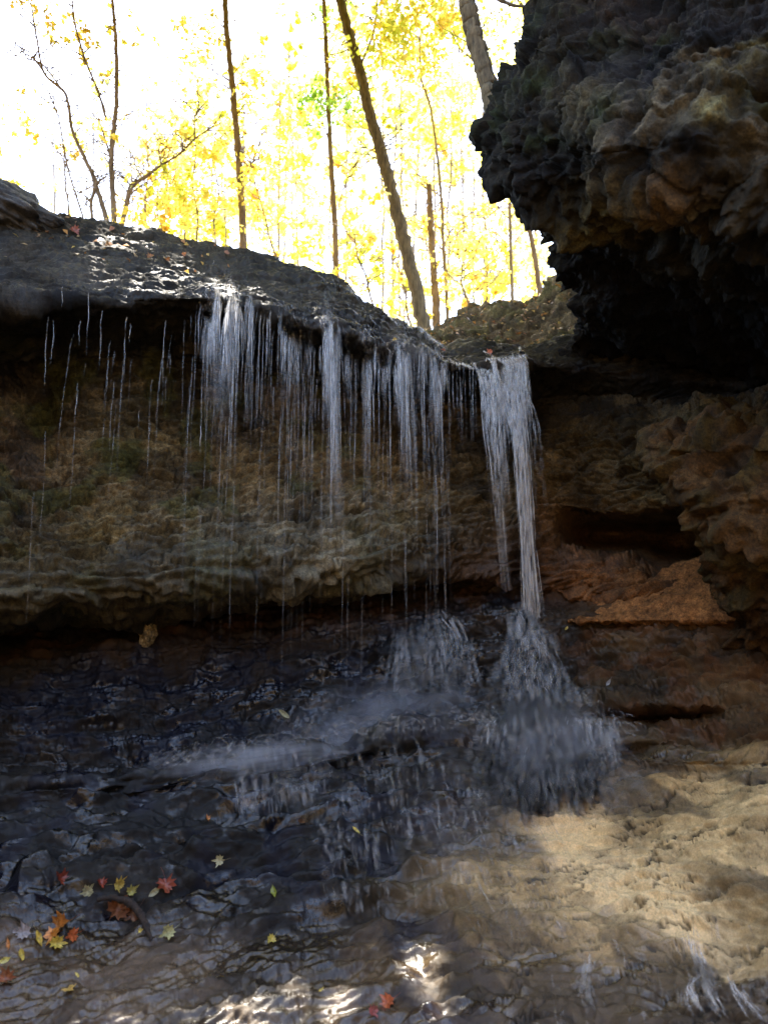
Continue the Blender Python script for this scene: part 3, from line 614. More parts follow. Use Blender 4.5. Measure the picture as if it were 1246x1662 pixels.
# stems: (pts in photo px), Y, width base, width top ; side branches follow
def tree(name, label, cat, group, Y, stems, clusters, leaf=.085, mat=M_BARK, seed=1, leaves_label=None, shade_crown=None):
    rng = np.random.default_rng(seed)
    base = at(stems[0][0][0][0], stems[0][0][0][1] + 25, Y)
    root = bpy.data.objects.new(name, None); COL.objects.link(root); root.location = base
    tag(root, label, cat, group)
    def fin(o_): o_.parent = root; o_.location = -Vector(base)
    for k_, (pts, w0, w1) in enumerate(stems):
        q = [list(p) for p in pts]
        if k_ == 0: q.insert(0, [q[0][0] + (q[0][0] - q[1][0]) * .12, q[0][1] + 45])
        wp = [at(p[0], p[1], Y + (.35 * (p[2] if len(p) > 2 else 0))) for p in q]
        sp = smooth_path(wp, 8)
        sp = sp + rng.standard_normal(sp.shape) * px2r(w0, Y) * .08
        rr = np.linspace(px2r(w0, Y), px2r(w1, Y), len(sp)); 
        if k_ == 0: rr[:4] *= np.array([1.5, 1.3, 1.15, 1.05])
        V, Fc = tube(sp, rr, 10 if w0 > 8 else 6, seed + k_)
        nm = 'trunk' if k_ == 0 else 'limb' if w0 > 4 else 'branch'
        fin(link(nm, mesh_np(nm, V, Fc), mat))
    # twigs: fine, in one part
    B = Bag()
    for pts, w0, w1 in stems:
        q = [at(p[0], p[1], Y) for p in pts]; sp = smooth_path(q, 8)
        for t in range(3 + int(len(sp) * .4)):
            i0 = rng.integers(int(len(sp) * .2), len(sp)); L_ = rng.uniform(.5, 1.6) * Y / 16
            dr = np.array([rng.choice([-1, 1]) * rng.uniform(.4, 1), rng.uniform(-.5, .5), rng.uniform(.1, 1.1)]); dr /= np.linalg.norm(dr)
            pp = [sp[i0] + dr * L_ * s_ + rng.standard_normal(3) * .05 * L_ * (s_ > 0) + np.array([0, 0, .12 * L_ * s_ * s_]) for s_ in np.linspace(0, 1, 6)]
            V, Fc = tube(pp, np.linspace(px2r(2.2, Y), px2r(.8, Y), 6), 4, rng.integers(1e6)); B.add(V, Fc)
    if B.v: tw_ = link('twigs', B.mesh('twigs'), mat); tw_['kind'] = 'stuff'; fin(tw_)
    if clusters:
        ce = []; ra = []; co = []; kl = []
        for c in clusters:
            px, py, r_, n_, kc = c[:5]; ce.append(at(px, py, Y + rng.uniform(-1, 1.2))); ra.append(r_ * Y / F); co.append(n_); kl.append(kc)
        fin(link('crown', leaf_cloud('crown', ce, ra, co, leaf, kl, rng), M_LEAF))
    if shade_crown is not None:
        fin(link('shade_canopy', shade_crown, M_LEAF))  # unseen leaves added to shade the gorge
    return root
GT = 'trees on the crest above the fall'
# unseen canopy added overhead: keeps the sun off the gorge, with gaps where sun flecks land
flecks = [(692,1588,.12),(712,1632,.07),(268,1515,.05),(100,1516,.07),(150,1500,.05),(440,1530,.03),(356,1586,.04),(200,1575,.04),(460,1590,.05),(390,1640,.05),(560,1630,.04)]
_r = np.random.default_rng(8)
flecks += [(_r.uniform(40, 600), _r.uniform(1480, 1650), _r.uniform(.0, .035)) for _ in range(16)]
FK = [(snap(a, min(b, 1640))[0], r) for a, b, r in flecks]
_rk = np.random.default_rng(4)
def keep_gap(p):
    ok = np.ones(len(p), bool)
    for c, r in FK:
        d = p - c; t = d @ SUN; q = np.linalg.norm(d - t[:, None] * SUN, axis=1); ok &= q > r + .055
    for (a_, b_), r_, q_ in (((150, 1550), .55, .74), ((450, 1570), .5, .62), ((30, 1530), .35, .6), ((280, 1630), .5, .68)):
        c = snap(a_, min(b_, 1645))[0]; d = p - c; t = d @ SUN; q = np.linalg.norm(d - t[:, None] * SUN, axis=1); ok &= ~((q < r_) & (_rk.random(len(p)) < q_))
    px_, py_, _ = proj(p); ok &= (py_ < -60) | (px_ < -60) | (px_ > 1300)
    return ok
rg = np.random.default_rng(77)
cen = []
for k_ in range(1050):
    g = np.array([rg.uniform(-8.5, 6.4), rg.uniform(2.0, 11.4), rg.uniform(-.5, 4)]); h = rg.uniform(10, 13.5)
    cen.append(g + SUN * h / SUN[2])
for k_ in range(230):
    g = np.array([rg.uniform(-5.5, 1.2), rg.uniform(7.0, 10.0), rg.uniform(4, 6)]); cen.append(g + SUN * rg.uniform(10, 13) / SUN[2])
canopy = leaf_cloud('shade_canopy', cen, [1.5] * len(cen), [90] * len(cen), .21, [YEL if rg.random() < .6 else YGR for _ in cen], rg, keep=keep_gap, flat=1.0, per=3)

tree('tall_tree', 'tall dark brown trunk leaning left, right of the middle, standing just behind the crest', 'tree', GT, 13.5,
     [([(690,545),(676,470),(655,390),(638,320),(622,262),(603,195),(588,135),(572,75),(556,15),(540,-60),(528,-200),(520,-420)], 25, 13),
      ([(583,110),(596,80),(608,45),(612,0),(618,-60)], 5, 3), ([(622,262),(606,245),(592,240)], 3, 1)],
     [(600,195,30,60,YEL),(650,400,22,70,GLD),(560,40,40,90,YEL),(640,60,70,620,YGR),(700,50,75,480,YEL),(740,30,60,300,YGR),(640,10,60,300,YEL),(690,110,60,240,YEL),(575,130,26,70,YEL),(610,310,26,60,PAL),(665,200,40,90,PAL)], seed=3, mat=M_MOSSBARK, shade_crown=canopy)
tree('slim_tree', 'slim straight trunk left of the leaning trunk, with green leaves halfway up', 'tree', GT, 15,
     [([(547,475),(545,400),(541,320),(536,240),(532,160),(529,80),(526,0),(524,-120)], 11, 7),
      ([(549,335),(560,300),(570,275),(582,262)], 3, 1.2), ([(536,235),(525,200),(520,170)], 3, 1), ([(532,120),(545,90),(556,70)], 3, 1)],
     [(505,160,34,260,GRN),(565,180,42,340,GRN),(520,195,34,160,GRN),(580,150,30,140,YGR),(500,140,24,90,GRN),(525,15,40,160,GRN),(510,385,34,90,YEL),(500,400,26,60,YGR),(560,420,30,80,YEL),(540,120,30,50,YEL)], seed=5)
tree('straight_tree', 'bare brown trunk rising left of centre from the crest through yellow leaves', 'tree', GT, 14,
     [([(395,420),(394,360),(391,310),(387,250),(382,190),(377,130),(370,70),(365,0),(360,-140)], 14, 9),
      ([(391,300),(405,275),(417,245),(425,215)], 3, 1.2), ([(383,190),(374,160),(372,130)], 3, 1.2)],
     [(320,75,45,220,YEL),(310,140,30,60,PAL),(340,60,38,120,YEL),(430,170,50,200,YEL),(455,215,40,170,YEL),(330,190,50,190,YEL),(350,240,40,120,YEL),(440,270,45,190,YEL),(380,320,40,110,YEL),(385,110,22,40,YEL),(420,90,22,26,GLD),(410,340,40,120,YEL)], seed=7)
tree('forked_tree', 'dark forked tree with crooked stems at the left, above the brow', 'tree', GT, 12,
     [([(186,374),(184,320),(181,262),(186,200),(190,150),(188,60),(183,0),(180,-120)], 11, 5),
      ([(178,372),(164,325),(150,282),(132,245),(116,205),(108,155),(72,118),(60,60),(50,0)], 9, 2.5),
      ([(108,155),(70,105),(40,95),(12,86)], 3.5, 1.5), ([(152,366),(148,330),(158,300),(164,292)], 6, 4), ([(172,190),(160,150),(140,100),(122,40),(118,0)], 5, 3),
      ([(183,262),(172,230),(160,190)], 4.5, 2.5), ([(140,368),(128,330),(110,270),(95,190),(80,150)], 4, 2), ([(196,372),(204,330),(212,300),(240,285)], 4.5, 3)],
     [(120,45,44,80,YEL),(150,100,40,90,YEL),(105,70,34,50,YEL),(60,15,60,50,GLD),(210,60,30,24,YEL),(30,230,40,60,YEL),(50,180,40,40,YEL),(20,290,40,50,YEL),(120,250,40,40,GLD),(180,225,16,16,YEL),(200,20,26,10,YEL),(140,60,28,30,GLD)], seed=9)
tree('low_tree', 'thin tree whose limb bends right over the crest beside the forked tree', 'tree', GT, 12.5,
     [([(198,376),(206,335),(216,303),(238,287),(262,268),(292,250),(318,224),(345,206)], 6.5, 2.5), ([(262,268),(258,245),(262,225)], 3, 1.2), ([(316,224),(316,190),(330,160)], 3, 1)],
     [(245,330,55,150,YEL),(300,300,50,190,YEL),(250,280,40,60,GLD),(330,330,50,190,YEL),(290,350,44,150,YEL),(340,240,40,120,YEL),(320,380,40,110,YEL),(220,350,30,50,GLD)], seed=11)
tree('back_tree', 'pale thin trunk behind the leaning trunk, its leaves golden brown', 'tree', GT, 17,
     [([(726,535),(724,470),(719,400),(716,320),(708,240),(697,170),(684,130),(680,60)], 8, 3.5), ([(719,400),(735,370),(758,350)], 3, 1.2), ([(716,320),(694,300),(690,270)], 3, 1)],
     [(720,160,60,330,GLD),(755,150,46,260,GLD),(700,190,40,120,YEL),(740,200,40,130,YEL),(770,180,34,120,GLD),(680,160,36,90,GLD),(705,250,26,50,YEL),(760,380,50,180,GLD),(740,420,50,200,YEL),(800,400,50,190,YEL),(780,450,50,220,YGR),(700,360,34,60,GLD)], seed=13, mat=M_BARKW)
tree('dead_trunk', 'short dark broken trunk behind the base of the leaning trunk', 'tree', GT, 16,
     [([(708,532),(707,490),(704,450),(700,400),(698,345),(696,300)], 15, 10)], [(670,380,36,90,GLD),(640,350,34,60,YEL),(690,440,40,110,YEL),(720,470,34,80,YEL)], seed=15)
tree('sapling', 'thin sapling just left of the overhanging rock, behind the bank', 'tree', GT, 16,
     [([(832,505),(830,450),(828,390),(826,320),(824,240),(822,120)], 7, 5)], [(800,470,40,170,YEL),(850,470,40,170,YEL),(810,300,50,60,ORG),(840,430,34,90,YEL),(800,340,40,60,YEL)], seed=17, mat=M_BARKW)
tree('leaning_sapling', 'thin trunk leaning left, half behind the edge of the overhanging rock', 'tree', GT, 15,
     [([(876,478),(868,420),(858,370),(846,320),(830,250),(812,160)], 10, 6)], [(870,450,34,120,YEL),(860,400,34,50,GLD),(800,60,50,200,YGR),(840,30,46,170,YEL),(820,110,36,90,YEL)], seed=19)
tree('crest_tree', 'thick mossy trunk growing from the top of the overhanging rock', 'tree', GT, 7.6,
     [([(800,185),(794,145),(783,105),(770,60),(762,20),(756,-20),(750,-120),(748,-300)], 34, 27), ([(800,-6),(830,8),(870,12)], 7, 4)],
     [(860,-10,30,30,YGR),(860,60,20,6,YEL)], leaf=.06, seed=21, mat=M_MOSSBARK)
# slender saplings with yellow leaves along the crest
GS = 'slender saplings along the crest'
rs = np.random.default_rng(31)
sap = [(318,402,316,200,15,'slender sapling left of the bare brown trunk'),(300,398,296,290,14,'short sapling on the crest right of the bending limb'),(455,438,405,255,15,'curved sapling right of the bare brown trunk'),
       (237,380,238,165,18,'pale sapling between the forked tree and the bending limb'),(352,408,350,215,17,'faint sapling close left of the bare brown trunk'),(262,392,258,300,13.5,'stubby sapling under the bending limb'),
       (539,470,538,300,17,'sapling close behind the slim straight trunk'),(610,512,575,380,14,'sapling between the slim trunk and the leaning trunk'),(790,508,782,330,17,'sapling behind the bank midway to the overhanging rock'),
       (762,512,742,410,15,'short sapling behind the left end of the bank'),(112,368,104,240,14,'thin sapling left of the forked tree'),(668,535,640,420,16,'sapling hidden behind the foot of the leaning trunk')]
for k_, (x0, y0, x1, y1, Y, lb) in enumerate(sap):
    md = [(x0 + (x1 - x0) * t + rs.uniform(-5, 5), y0 + (y1 - y0) * t) for t in (.25, .5, .75)]
    cl = [(x0 + (x1 - x0) * t + rs.uniform(-30, 30), y0 + (y1 - y0) * t, rs.uniform(18, 34), int(rs.uniform(30, 80) if x0 > 230 else 8), [YEL, YEL, GLD, YGR][rs.integers(4)]) for t in np.linspace(.15, 1.1, 6)]
    tree('sapling', lb, 'sapling', GS, Y, [([(x0, y0)] + md + [(x1, y1)], 4.5, 2)], cl, seed=100 + k_, mat=M_BARK if k_ % 2 else M_BARKW)
# far woods: countless leaves and stems beyond
rng = np.random.default_rng(5)
ce = []; ra = []; co = []; kl = []
dens = [(560,900,0,230,62,520),(560,900,230,540,105,420),(230,560,190,470,105,400),(440,570,0,200,18,240),(0,260,120,370,26,110),(0,300,0,140,16,60),(300,480,30,200,22,220),(540,700,0,200,26,190),(0,60,180,260,6,60)]
for x0, x1, y0, y1, n_, m_ in dens:
    for _ in range(n_):
        px, py = rng.uniform(x0, x1), rng.uniform(y0, y1); Y = rng.uniform(20, 38)
        ce.append(at(px, py, Y)); ra.append(rng.uniform(18, 46) * Y / F); co.append(int(m_ * rng.uniform(.15, .5))); kl.append([YEL, PAL, PAL, YEL, YGR, YEL, GLD][rng.integers(7)])
fo = link('far_woods', leaf_cloud('far_woods', ce, ra, co, .15, kl, rng), M_LEAF)
tag(fo, 'pale yellow autumn leaves of the far woods behind all the trunks', 'woods', kind='stuff')
B = Bag()
for _ in range(52):
    px = rng.uniform(-20, 900); Y = rng.uniform(20, 36); w_ = rng.uniform(2, 6); L_ = rng.uniform(-20, 20)
    pp = [at(px + L_ * t + rng.uniform(-3, 3), 560 - 700 * t, Y) for t in np.linspace(0, 1, 14)]
    if px < 560: pp = pp[:rng.integers(6, 12)]
    V, Fc = tube(pp, np.linspace(px2r(w_, Y), px2r(w_ * .5, Y), len(pp)), 5, 1); B.add(V, Fc)
fs = link('far_stems', B.mesh('far_stems'), M_BARKW); tag(fs, 'faint thin stems of the far woods', 'woods', kind='stuff')

# ================================================================== WATER
def water_material(name, col, dens, streak=(60, 60, 5), rough=.3):
    """broken, airy water: bright threads with clear gaps between"""
    m, n = new_mat(name); L = n.links.new
    out = N(n, 'ShaderNodeOutputMaterial'); fa = N(n, 'ShaderNodeAttribute', attribute_name='fade')
    tc = N(n, 'ShaderNodeTexCoord'); mp = N(n, 'ShaderNodeMapping'); mp.inputs['Scale'].default_value = streak; L(tc.outputs['Object'], mp.inputs[0])
    nz = N(n, 'ShaderNodeTexNoise'); nz.inputs['Scale'].default_value = 1; nz.inputs['Detail'].default_value = 3; L(mp.outputs[0], nz.inputs[0])
    mr = N(n, 'ShaderNodeMapRange'); L(nz.outputs[0], mr.inputs[0]); mr.inputs[1].default_value = .36; mr.inputs[2].default_value = .64
    a = N(n, 'ShaderNodeMath', operation='MULTIPLY'); L(mr.outputs[0], a.inputs[0]); L(fa.outputs['Fac'], a.inputs[1])
    lw = N(n, 'ShaderNodeLayerWeight'); lw.inputs[0].default_value = .5; iv = N(n, 'ShaderNodeMath', operation='SUBTRACT'); iv.inputs[0].default_value = 1.0; L(lw.outputs['Facing'], iv.inputs[1])
    pw = N(n, 'ShaderNodeMath', operation='POWER'); L(iv.outputs[0], pw.inputs[0]); pw.inputs[1].default_value = 1.6      # thin water at a thread's rim lets more through
    a1_ = N(n, 'ShaderNodeMath', operation='MULTIPLY'); L(a.outputs[0], a1_.inputs[0]); L(pw.outputs[0], a1_.inputs[1])
    a2 = N(n, 'ShaderNodeMath', operation='MULTIPLY'); L(a1_.outputs[0], a2.inputs[0]); a2.inputs[1].default_value = dens; a2.use_clamp = True
    tr = N(n, 'ShaderNodeBsdfTransparent'); d = N(n, 'ShaderNodeBsdfDiffuse'); d.inputs[0].default_value = (*col, 1)
    tl = N(n, 'ShaderNodeBsdfTranslucent'); tl.inputs[0].default_value = (*col, 1); g = N(n, 'ShaderNodeBsdfGlossy'); g.inputs['Roughness'].default_value = rough
    m1 = N(n, 'ShaderNodeMixShader'); m1.inputs[0].default_value = .6; L(d.outputs[0], m1.inputs[1]); L(tl.outputs[0], m1.inputs[2])
    m2 = N(n, 'ShaderNodeMixShader'); m2.inputs[0].default_value = .12; L(m1.outputs[0], m2.inputs[1]); L(g.outputs[0], m2.inputs[2])
    mx = N(n, 'ShaderNodeMixShader'); L(a2.outputs[0], mx.inputs[0]); L(tr.outputs[0], mx.inputs[1]); L(m2.outputs[0], mx.inputs[2]); L(mx.outputs[0], out.inputs[0])
    return m
M_FALL = water_material('falling_water', (.96,.95,.94), 1.15)
M_MIST = water_material('spray', (.98,.97,.95), .95, (22, 22, 7))
M_FILM = water_material('running_water', (.97,.95,.92), .85, (26, 26, 16))
rw = np.random.default_rng(99)
edgepx = np.array(rows[2][0], float)
nom_y = lambda px: float(np.interp(px, edgepx[:, 0], edgepx[:, 1]))
LIP = []
for px in range(40, 900, 6):                            # where the rock really breaks off
    y = nom_y(px) - 26; p = snap(px, y)[0]; yy = y
    for yy in np.arange(y, y + 75, 3.):
        q = snap(px, yy)[0]
        if q[1] > p[1] + .14: break
        p = q
    LIP.append((px, yy - 2, p[1]))
LIP = np.array(LIP)
LIPM = np.array([LIP[max(0, k_ - 2):k_ + 3, 2].min() for k_ in range(len(LIP))]); mainl = (LIP[:, 0] > 765) & (LIP[:, 0] < 868); LIPM[mainl] = LIPM[mainl].min()
lip_y = lambda px: float(np.interp(px, LIP[:, 0], LIP[:, 1])); lip_Y = lambda px: float(np.interp(px, LIP[:, 0], LIPM))
def strand(B, px, y0, y1, wpx, alpha, drift=0.0, out=.10, brow=0, vx=0.0, a0=1.0):
    """one falling thread: leaves the lip, arcs out and drops"""
    Y = lip_Y(px) - .05; p0 = at(px, y0, Y); H = max(.05, p0[2] - at(px, y1, Y)[2]); n_ = max(8, int(H / .09))
    t = np.linspace(0, 1, n_); fall = H * t**1.25; tt = np.sqrt(np.maximum(fall, 0) / 4.9)
    ph = rw.uniform(0, 6); wob = .004 * np.sin(t * 7 + ph) + .0015 * rw.standard_normal(n_)
    pa = np.stack([p0[0] + vx * tt + drift * t * H + wob, p0[1] - out * tt * 1.6 + .0015 * rw.standard_normal(n_), p0[2] - fall], -1)
    al = alpha * (a0 + (1 - a0) * t) * (1 - sstep(.55, 1, t) * .9) * sstep(0, .05, t + .03)
    if brow:
        up = [snap(px - rw.uniform(0, 12) * q - rw.uniform(-2, 2), y0 - q * brow)[0] + np.array([0, -.006, .004]) for q in np.linspace(1, .12, 5)]
        pa = np.concatenate([up, pa]); al = np.concatenate([np.full(5, alpha * .8), al])
    r = wpx * .62 * Y / F * (1 + .14 * rw.standard_normal(len(pa))).clip(.5, 1.6)
    V, Fc = tube(pa, r, 5, int(rw.integers(1e6)), .1); B.add(V, Fc, fade=np.repeat(al * .72, 5))
# --- the curtain off the brow: clusters (px centre, spread, how many, from y offset, to y, width, alpha)
B = Bag()
clus = [(345,12,16,-8,600,3.2,.55),(372,16,16,-6,690,3.0,.5),(388,7,8,0,600,2.6,.5),(408,5,6,4,690,2.4,.35),(352,30,18,0,740,1.6,.3),
        (462,9,12,-4,610,3.0,.45),(480,9,12,-4,650,2.8,.45),(500,12,10,0,640,2.0,.3),(533,6,14,-10,700,4.0,.6),(541,6,14,-4,860,3.0,.5),(548,10,10,0,930,1.8,.28),(563,8,8,0,650,2.2,.35),
        (596,6,10,-4,760,2.8,.4),(606,8,10,-4,660,3.0,.45),(625,10,10,-4,650,2.4,.35),(648,7,14,-6,700,3.6,.6),(658,6,14,0,820,3.2,.5),(665,8,8,0,930,1.8,.3),(684,10,10,-3,640,2.2,.35),(706,9,18,-6,720,3.6,.55),(719,7,14,-3,640,3.2,.55),(710,10,8,0,810,1.8,.3)]
for c, sp_, n_, dy, y1, wd, al in clus:
    for q_ in range(int(n_ * 2.2)):
        px = c + rw.normal() * sp_ * .55; wide = rw.random() < .4
        strand(B, px, lip_y(px) + dy * .3 + rw.uniform(-3, 4), y1 - rw.exponential(.36) * (y1 - 540), wd * (rw.uniform(1.2, 2.2) if wide else rw.uniform(.35, .8)), al * (rw.uniform(.25, .5) if wide else rw.uniform(.7, 1.6)), drift=rw.normal() * .012 + .01, out=rw.uniform(.02, .3), brow=rw.choice([0, 14, 24, 40, 55]) if px > 300 else 0, vx=rw.normal() * .04)
for _ in range(110):                                    # the thin veil between the clusters
    px = rw.uniform(318, 735); y0 = lip_y(px); strand(B, px, y0 + rw.uniform(-2, 4), y0 + 40 + rw.exponential(80), rw.uniform(.8, 3.2), rw.uniform(.12, .5), out=rw.uniform(0, .2), brow=rw.choice([0, 0, 14, 30, 50]))
for _ in range(150):                                    # loose drips all along
    px = rw.uniform(330, 730) if rw.random() < .85 else rw.uniform(70, 330); y0 = lip_y(px) + rw.uniform(0, 170); 
    strand(B, px, y0, y0 + rw.uniform(25, 260), rw.uniform(.8, 1.5), rw.uniform(.15, .5), out=rw.uniform(0, .3))
for _ in range(64):
    px = rw.uniform(300, 730); y0 = lip_y(px) + rw.uniform(60, 320); strand(B, px, y0, y0 + rw.uniform(120, 420), rw.uniform(.8, 2.6), rw.uniform(.06, .22))
for px, y0, y1, al in ((102,465,500,.6),(145,475,560,.6),(78,515,640,.35),(165,530,600,.3),(205,515,620,.4),(212,525,560,.5),(268,520,660,.45),(88,520,600,.35),(300,520,700,.3),(326,690,735,1.0),(75,700,900,.3),(55,800,1010,.3),(130,520,560,.4)):
    strand(B, px, y0, y1, 1.6, al, out=0)
tag(link('water_curtain', B.mesh('water_curtain'), M_FALL), 'thin broken threads of water dripping off the long brow left of the main fall', 'water', kind='stuff')

# --- the main fall
B = Bag(); Ym = 8.27
def mstrand(xs, ys, wpx, al, ns=5):
    xl = xs[1]; yl = lip_y(xl); Yl = lip_Y(xl); ov = [snap(xs[0] - 4, yl - 15)[0] + np.array([0, -.01, .012]), snap(xs[0], yl - 8)[0] + np.array([0, -.01, .012])]
    pp = ov + [at(x, yl + (y - 596) * (1000 - yl) / 404, Yl - .03 - .16 * min(1, max(0, (y - 596) / 120))**.6) for x, y in zip(xs[1:], ys[1:])]
    sp = smooth_path(pp, 6); sp += .0015 * rw.standard_normal(sp.shape)
    al = np.array(al, float) if np.ndim(al) else np.array([al] * 2); al = np.concatenate([[al[0] * .8], al])
    t = np.linspace(0, 1, len(sp)); r = np.interp(t, [0, .15, 1], [.9, 1, .75]) * wpx * .5 * Ym / F * (1 + .2 * rw.standard_normal(len(sp))).clip(.6, 1.5)
    V, Fc = tube(sp, r, ns, int(rw.integers(1e6)), .1); a_ = al if np.ndim(al) else np.array([al] * 2)
    B.add(V, Fc, fade=np.repeat(np.interp(t, np.linspace(0, 1, len(a_)), a_), ns))
def jit(v, s_): return v + rw.normal() * s_
for _ in range(190):                                   # right, heavy bundle
    u = rw.uniform(0, 1); x0 = 812 + 42 * u; j = rw.normal() * 5
    mstrand([x0 - 14 * (1 - u), x0, x0 + 1, 835 + 13 * u + j * .6, 843 + 11 * u + j * .7, 850 + 11 * u + j * .7, 856 + 14 * u + j], [586, 596, 640, 700, 790, 890, jit(1000, 12)], *(lambda w_: (w_, np.array([.75, 1.15, .95, .7, .55, .48, .42]) * rw.uniform(.4, 1) * (1.3 if w_ < 3 else .5)))(rw.choice([rw.uniform(1.2, 2.6), rw.uniform(3.5, 8)])))
for _ in range(120):                                    # left bundle, thinning out as it drops
    u = rw.uniform(0, 1); x0 = 776 + 34 * u; y1 = rw.choice([690, 740, 800, 820, 960]); j = rw.normal() * 3
    x1 = 806 + 16 * u * (1 if y1 < 900 else .8) + j
    f_ = (y1 - 596) / 250
    mstrand([x0 - 6, x0, x0 + 6 + 2 * u, x0 + (x1 - x0) * .6, x1, x1 + 6 * f_], [588, 597, 596 + 60 * f_, 596 + 110 * f_, 596 + 180 * f_, y1], rw.uniform(1.2, 5.5), np.array([.6, .95, .7, .38, .2, .03]) * rw.uniform(.25, .9))
for _ in range(70):                                    # the sheet as it leaves the notch, whole for a moment
    x0 = rw.uniform(776, 856); mstrand([x0 - 4, x0, x0 + 3, x0 + 6, x0 + 9], [590, 597, 620, 650, rw.uniform(660, 730)], rw.uniform(2.5, 9), np.array([.7, .9, .6, .35, .05]) * rw.uniform(.4, 1))
for _ in range(16):
    mstrand([845, 855, 862 + rw.uniform(-8, 14), 866 + rw.uniform(-6, 26)], [600, 640, 700, rw.uniform(720, 860)], rw.uniform(.8, 1.6), [.3, .4, .3, .1])
for _ in range(14):
    x_ = rw.uniform(738, 772); mstrand([x_, x_ + 1, x_ + 2, x_ + 3], [604, 640, 660, rw.uniform(670, 720)], rw.uniform(.8, 1.6), [.3, .4, .3, .1])
for _ in range(50):                                    # water sliding over the notch
    x0 = rw.uniform(726, 852); p = [snap(x0 + d_ * (x0 - 800) * .1 - (8 * d_), lip_y(x0) - y)[0] + np.array([0, 0, .012]) for d_, y in ((2, 18), (1, 12), (.4, 7), (0, 2))]
    V, Fc = tube(smooth_path(p, 3), [.012 * rw.uniform(.5, 1.4)] * 10, 5, 1); B.add(V, Fc, fade=np.full(len(V), .5))
tag(link('waterfall', B.mesh('waterfall'), M_FALL), 'main white fall pouring through the notch in a narrowing column', 'waterfall', kind='structure')

# --- spray fanning down the rock under the main fall
B = Bag()
def run(B, pts, wpx, al, lift=.03, ns=5, jitp=0.0, m=3):
    """threads that follow the rock, lifted off it a little"""
    w_ = []
    for k_, (x, y) in enumerate(pts):
        p, n_ = snap(x, y); w_.append(p + n_ * lift * rw.uniform(.5, 1.4) + np.array([0, -lift * .4, lift * .5]))
    w_ = np.array(w_)
    if len(w_) > 4: w_[1:-1] = (w_[:-2] + w_[1:-1] * 1.2 + w_[2:]) / 3.2
    sp = smooth_path(w_, m); t = np.linspace(0, 1, len(sp)); Yd = w_[:, 1].mean()
    r = np.sin(np.clip(t * .94 + .03, 0, 1) * math.pi)**.5 * wpx * .5 * Yd / F
    V, Fc = tube(sp, r, ns, int(rw.integers(1e6)), .12)
    B.add(V, Fc, fade=np.repeat(al * np.sin(np.clip(t, .04, .97) * math.pi)**.7, ns))
def fp(u, t):
    return (848 + 50 * t + u * (15 + 118 * t**1.15) + 3 * math.sin(7 * t + u * 9), 1000 + 330 * t)
for k_ in range(2000):
    u = max(-1.3, min(1.35, rw.normal() * .55)); t0 = rw.uniform(0, .9); tier = sstep(.5, .62, t0)
    t1 = min(1.1, t0 + rw.uniform(.07, .22)); wide = rw.random() < .55
    run(B, [fp(u + .03 * rw.normal() * (q > 0), t0 + (t1 - t0) * q) for q in np.linspace(0, 1, 5)], rw.uniform(9, 24) if wide else rw.uniform(1., 2.4), (rw.uniform(.07, .2) if wide else rw.uniform(.12, .55)) * (1.35 - 1.0 * t0) * (1.1 - .4 * abs(u)), lift=rw.uniform(.02, .14))
for _ in range(220):                                    # spill over the little bench at y 1170
    x0 = rw.uniform(790, 990); y0 = 1166 + abs(x0 - 880) * .14 + rw.uniform(-6, 6)
    run(B, [(x0, y0), (x0 + rw.uniform(-4, 8), y0 + 4), (x0 + (x0 - 880) * .1, y0 + 22), (x0 + (x0 - 880) * .2, y0 + rw.uniform(35, 90))], rw.uniform(1.2, 9), rw.uniform(.12, .5), lift=.06)
tag(link('spray_fan', B.mesh('spray_fan'), M_MIST), 'spray fanning out over the rock where the main fall lands', 'spray', kind='stuff')

# --- second splash, bench mist and the runs down the dark slope
B = Bag()
for _ in range(170):
    x0 = rw.uniform(640, 760); h = rw.uniform(0, 1); xr = x0 + rw.uniform(-30, 40)
    run(B, [(x0 + (xr - x0) * q, 1004 + 30 * abs(x0 - 705) / 60 + (rw.uniform(60, 150)) * q + 4 * math.sin(5 * q)) for q in np.linspace(0, 1, 5)], rw.choice([rw.uniform(1., 2.4), rw.uniform(7, 20)]), rw.uniform(.05, .2), lift=.05)
for _ in range(60):
    x0 = 720 + rw.normal() * 8; run(B, [(x0, 1005), (x0 + 8, 1020), (x0 + 16, 1040), (x0 + 30 + rw.normal() * 6, 1075)], rw.uniform(2, 9), rw.uniform(.10, .3), lift=.06)
for _ in range(900):                                    # veil over the dark slope
    x0 = rw.uniform(380, 860); y0 = rw.uniform(1200, 1440) if x0 > 520 else rw.uniform(1200, 1290); L_ = rw.uniform(18, 70)
    run(B, [(x0 + 7 * q + rw.normal() * 1.5, y0 + L_ * q) for q in np.linspace(0, 1, 5)], rw.choice([rw.uniform(1.2, 3), rw.uniform(5, 13)]), rw.uniform(.05, .22), lift=.02)
for _ in range(150):
    x0 = rw.uniform(690, 900) ; y0 = 1330 + rw.uniform(-30, 120); run(B, [(x0 + 34 * q + rw.normal() * 1.5, y0 + rw.uniform(60, 90) * q) for q in np.linspace(0, 1, 5)], rw.uniform(1.2, 4), rw.uniform(.1, .4), lift=.02)
for _ in range(90):                                     # bottom right threads
    x0 = rw.uniform(860, 1246); y0 = rw.uniform(1480, 1640); run(B, [(x0 + 16 * q + rw.normal() * 1.5, y0 + rw.uniform(30, 60) * q) for q in np.linspace(0, 1, 4)], rw.uniform(1.2, 4), rw.uniform(.1, .4), lift=.02)
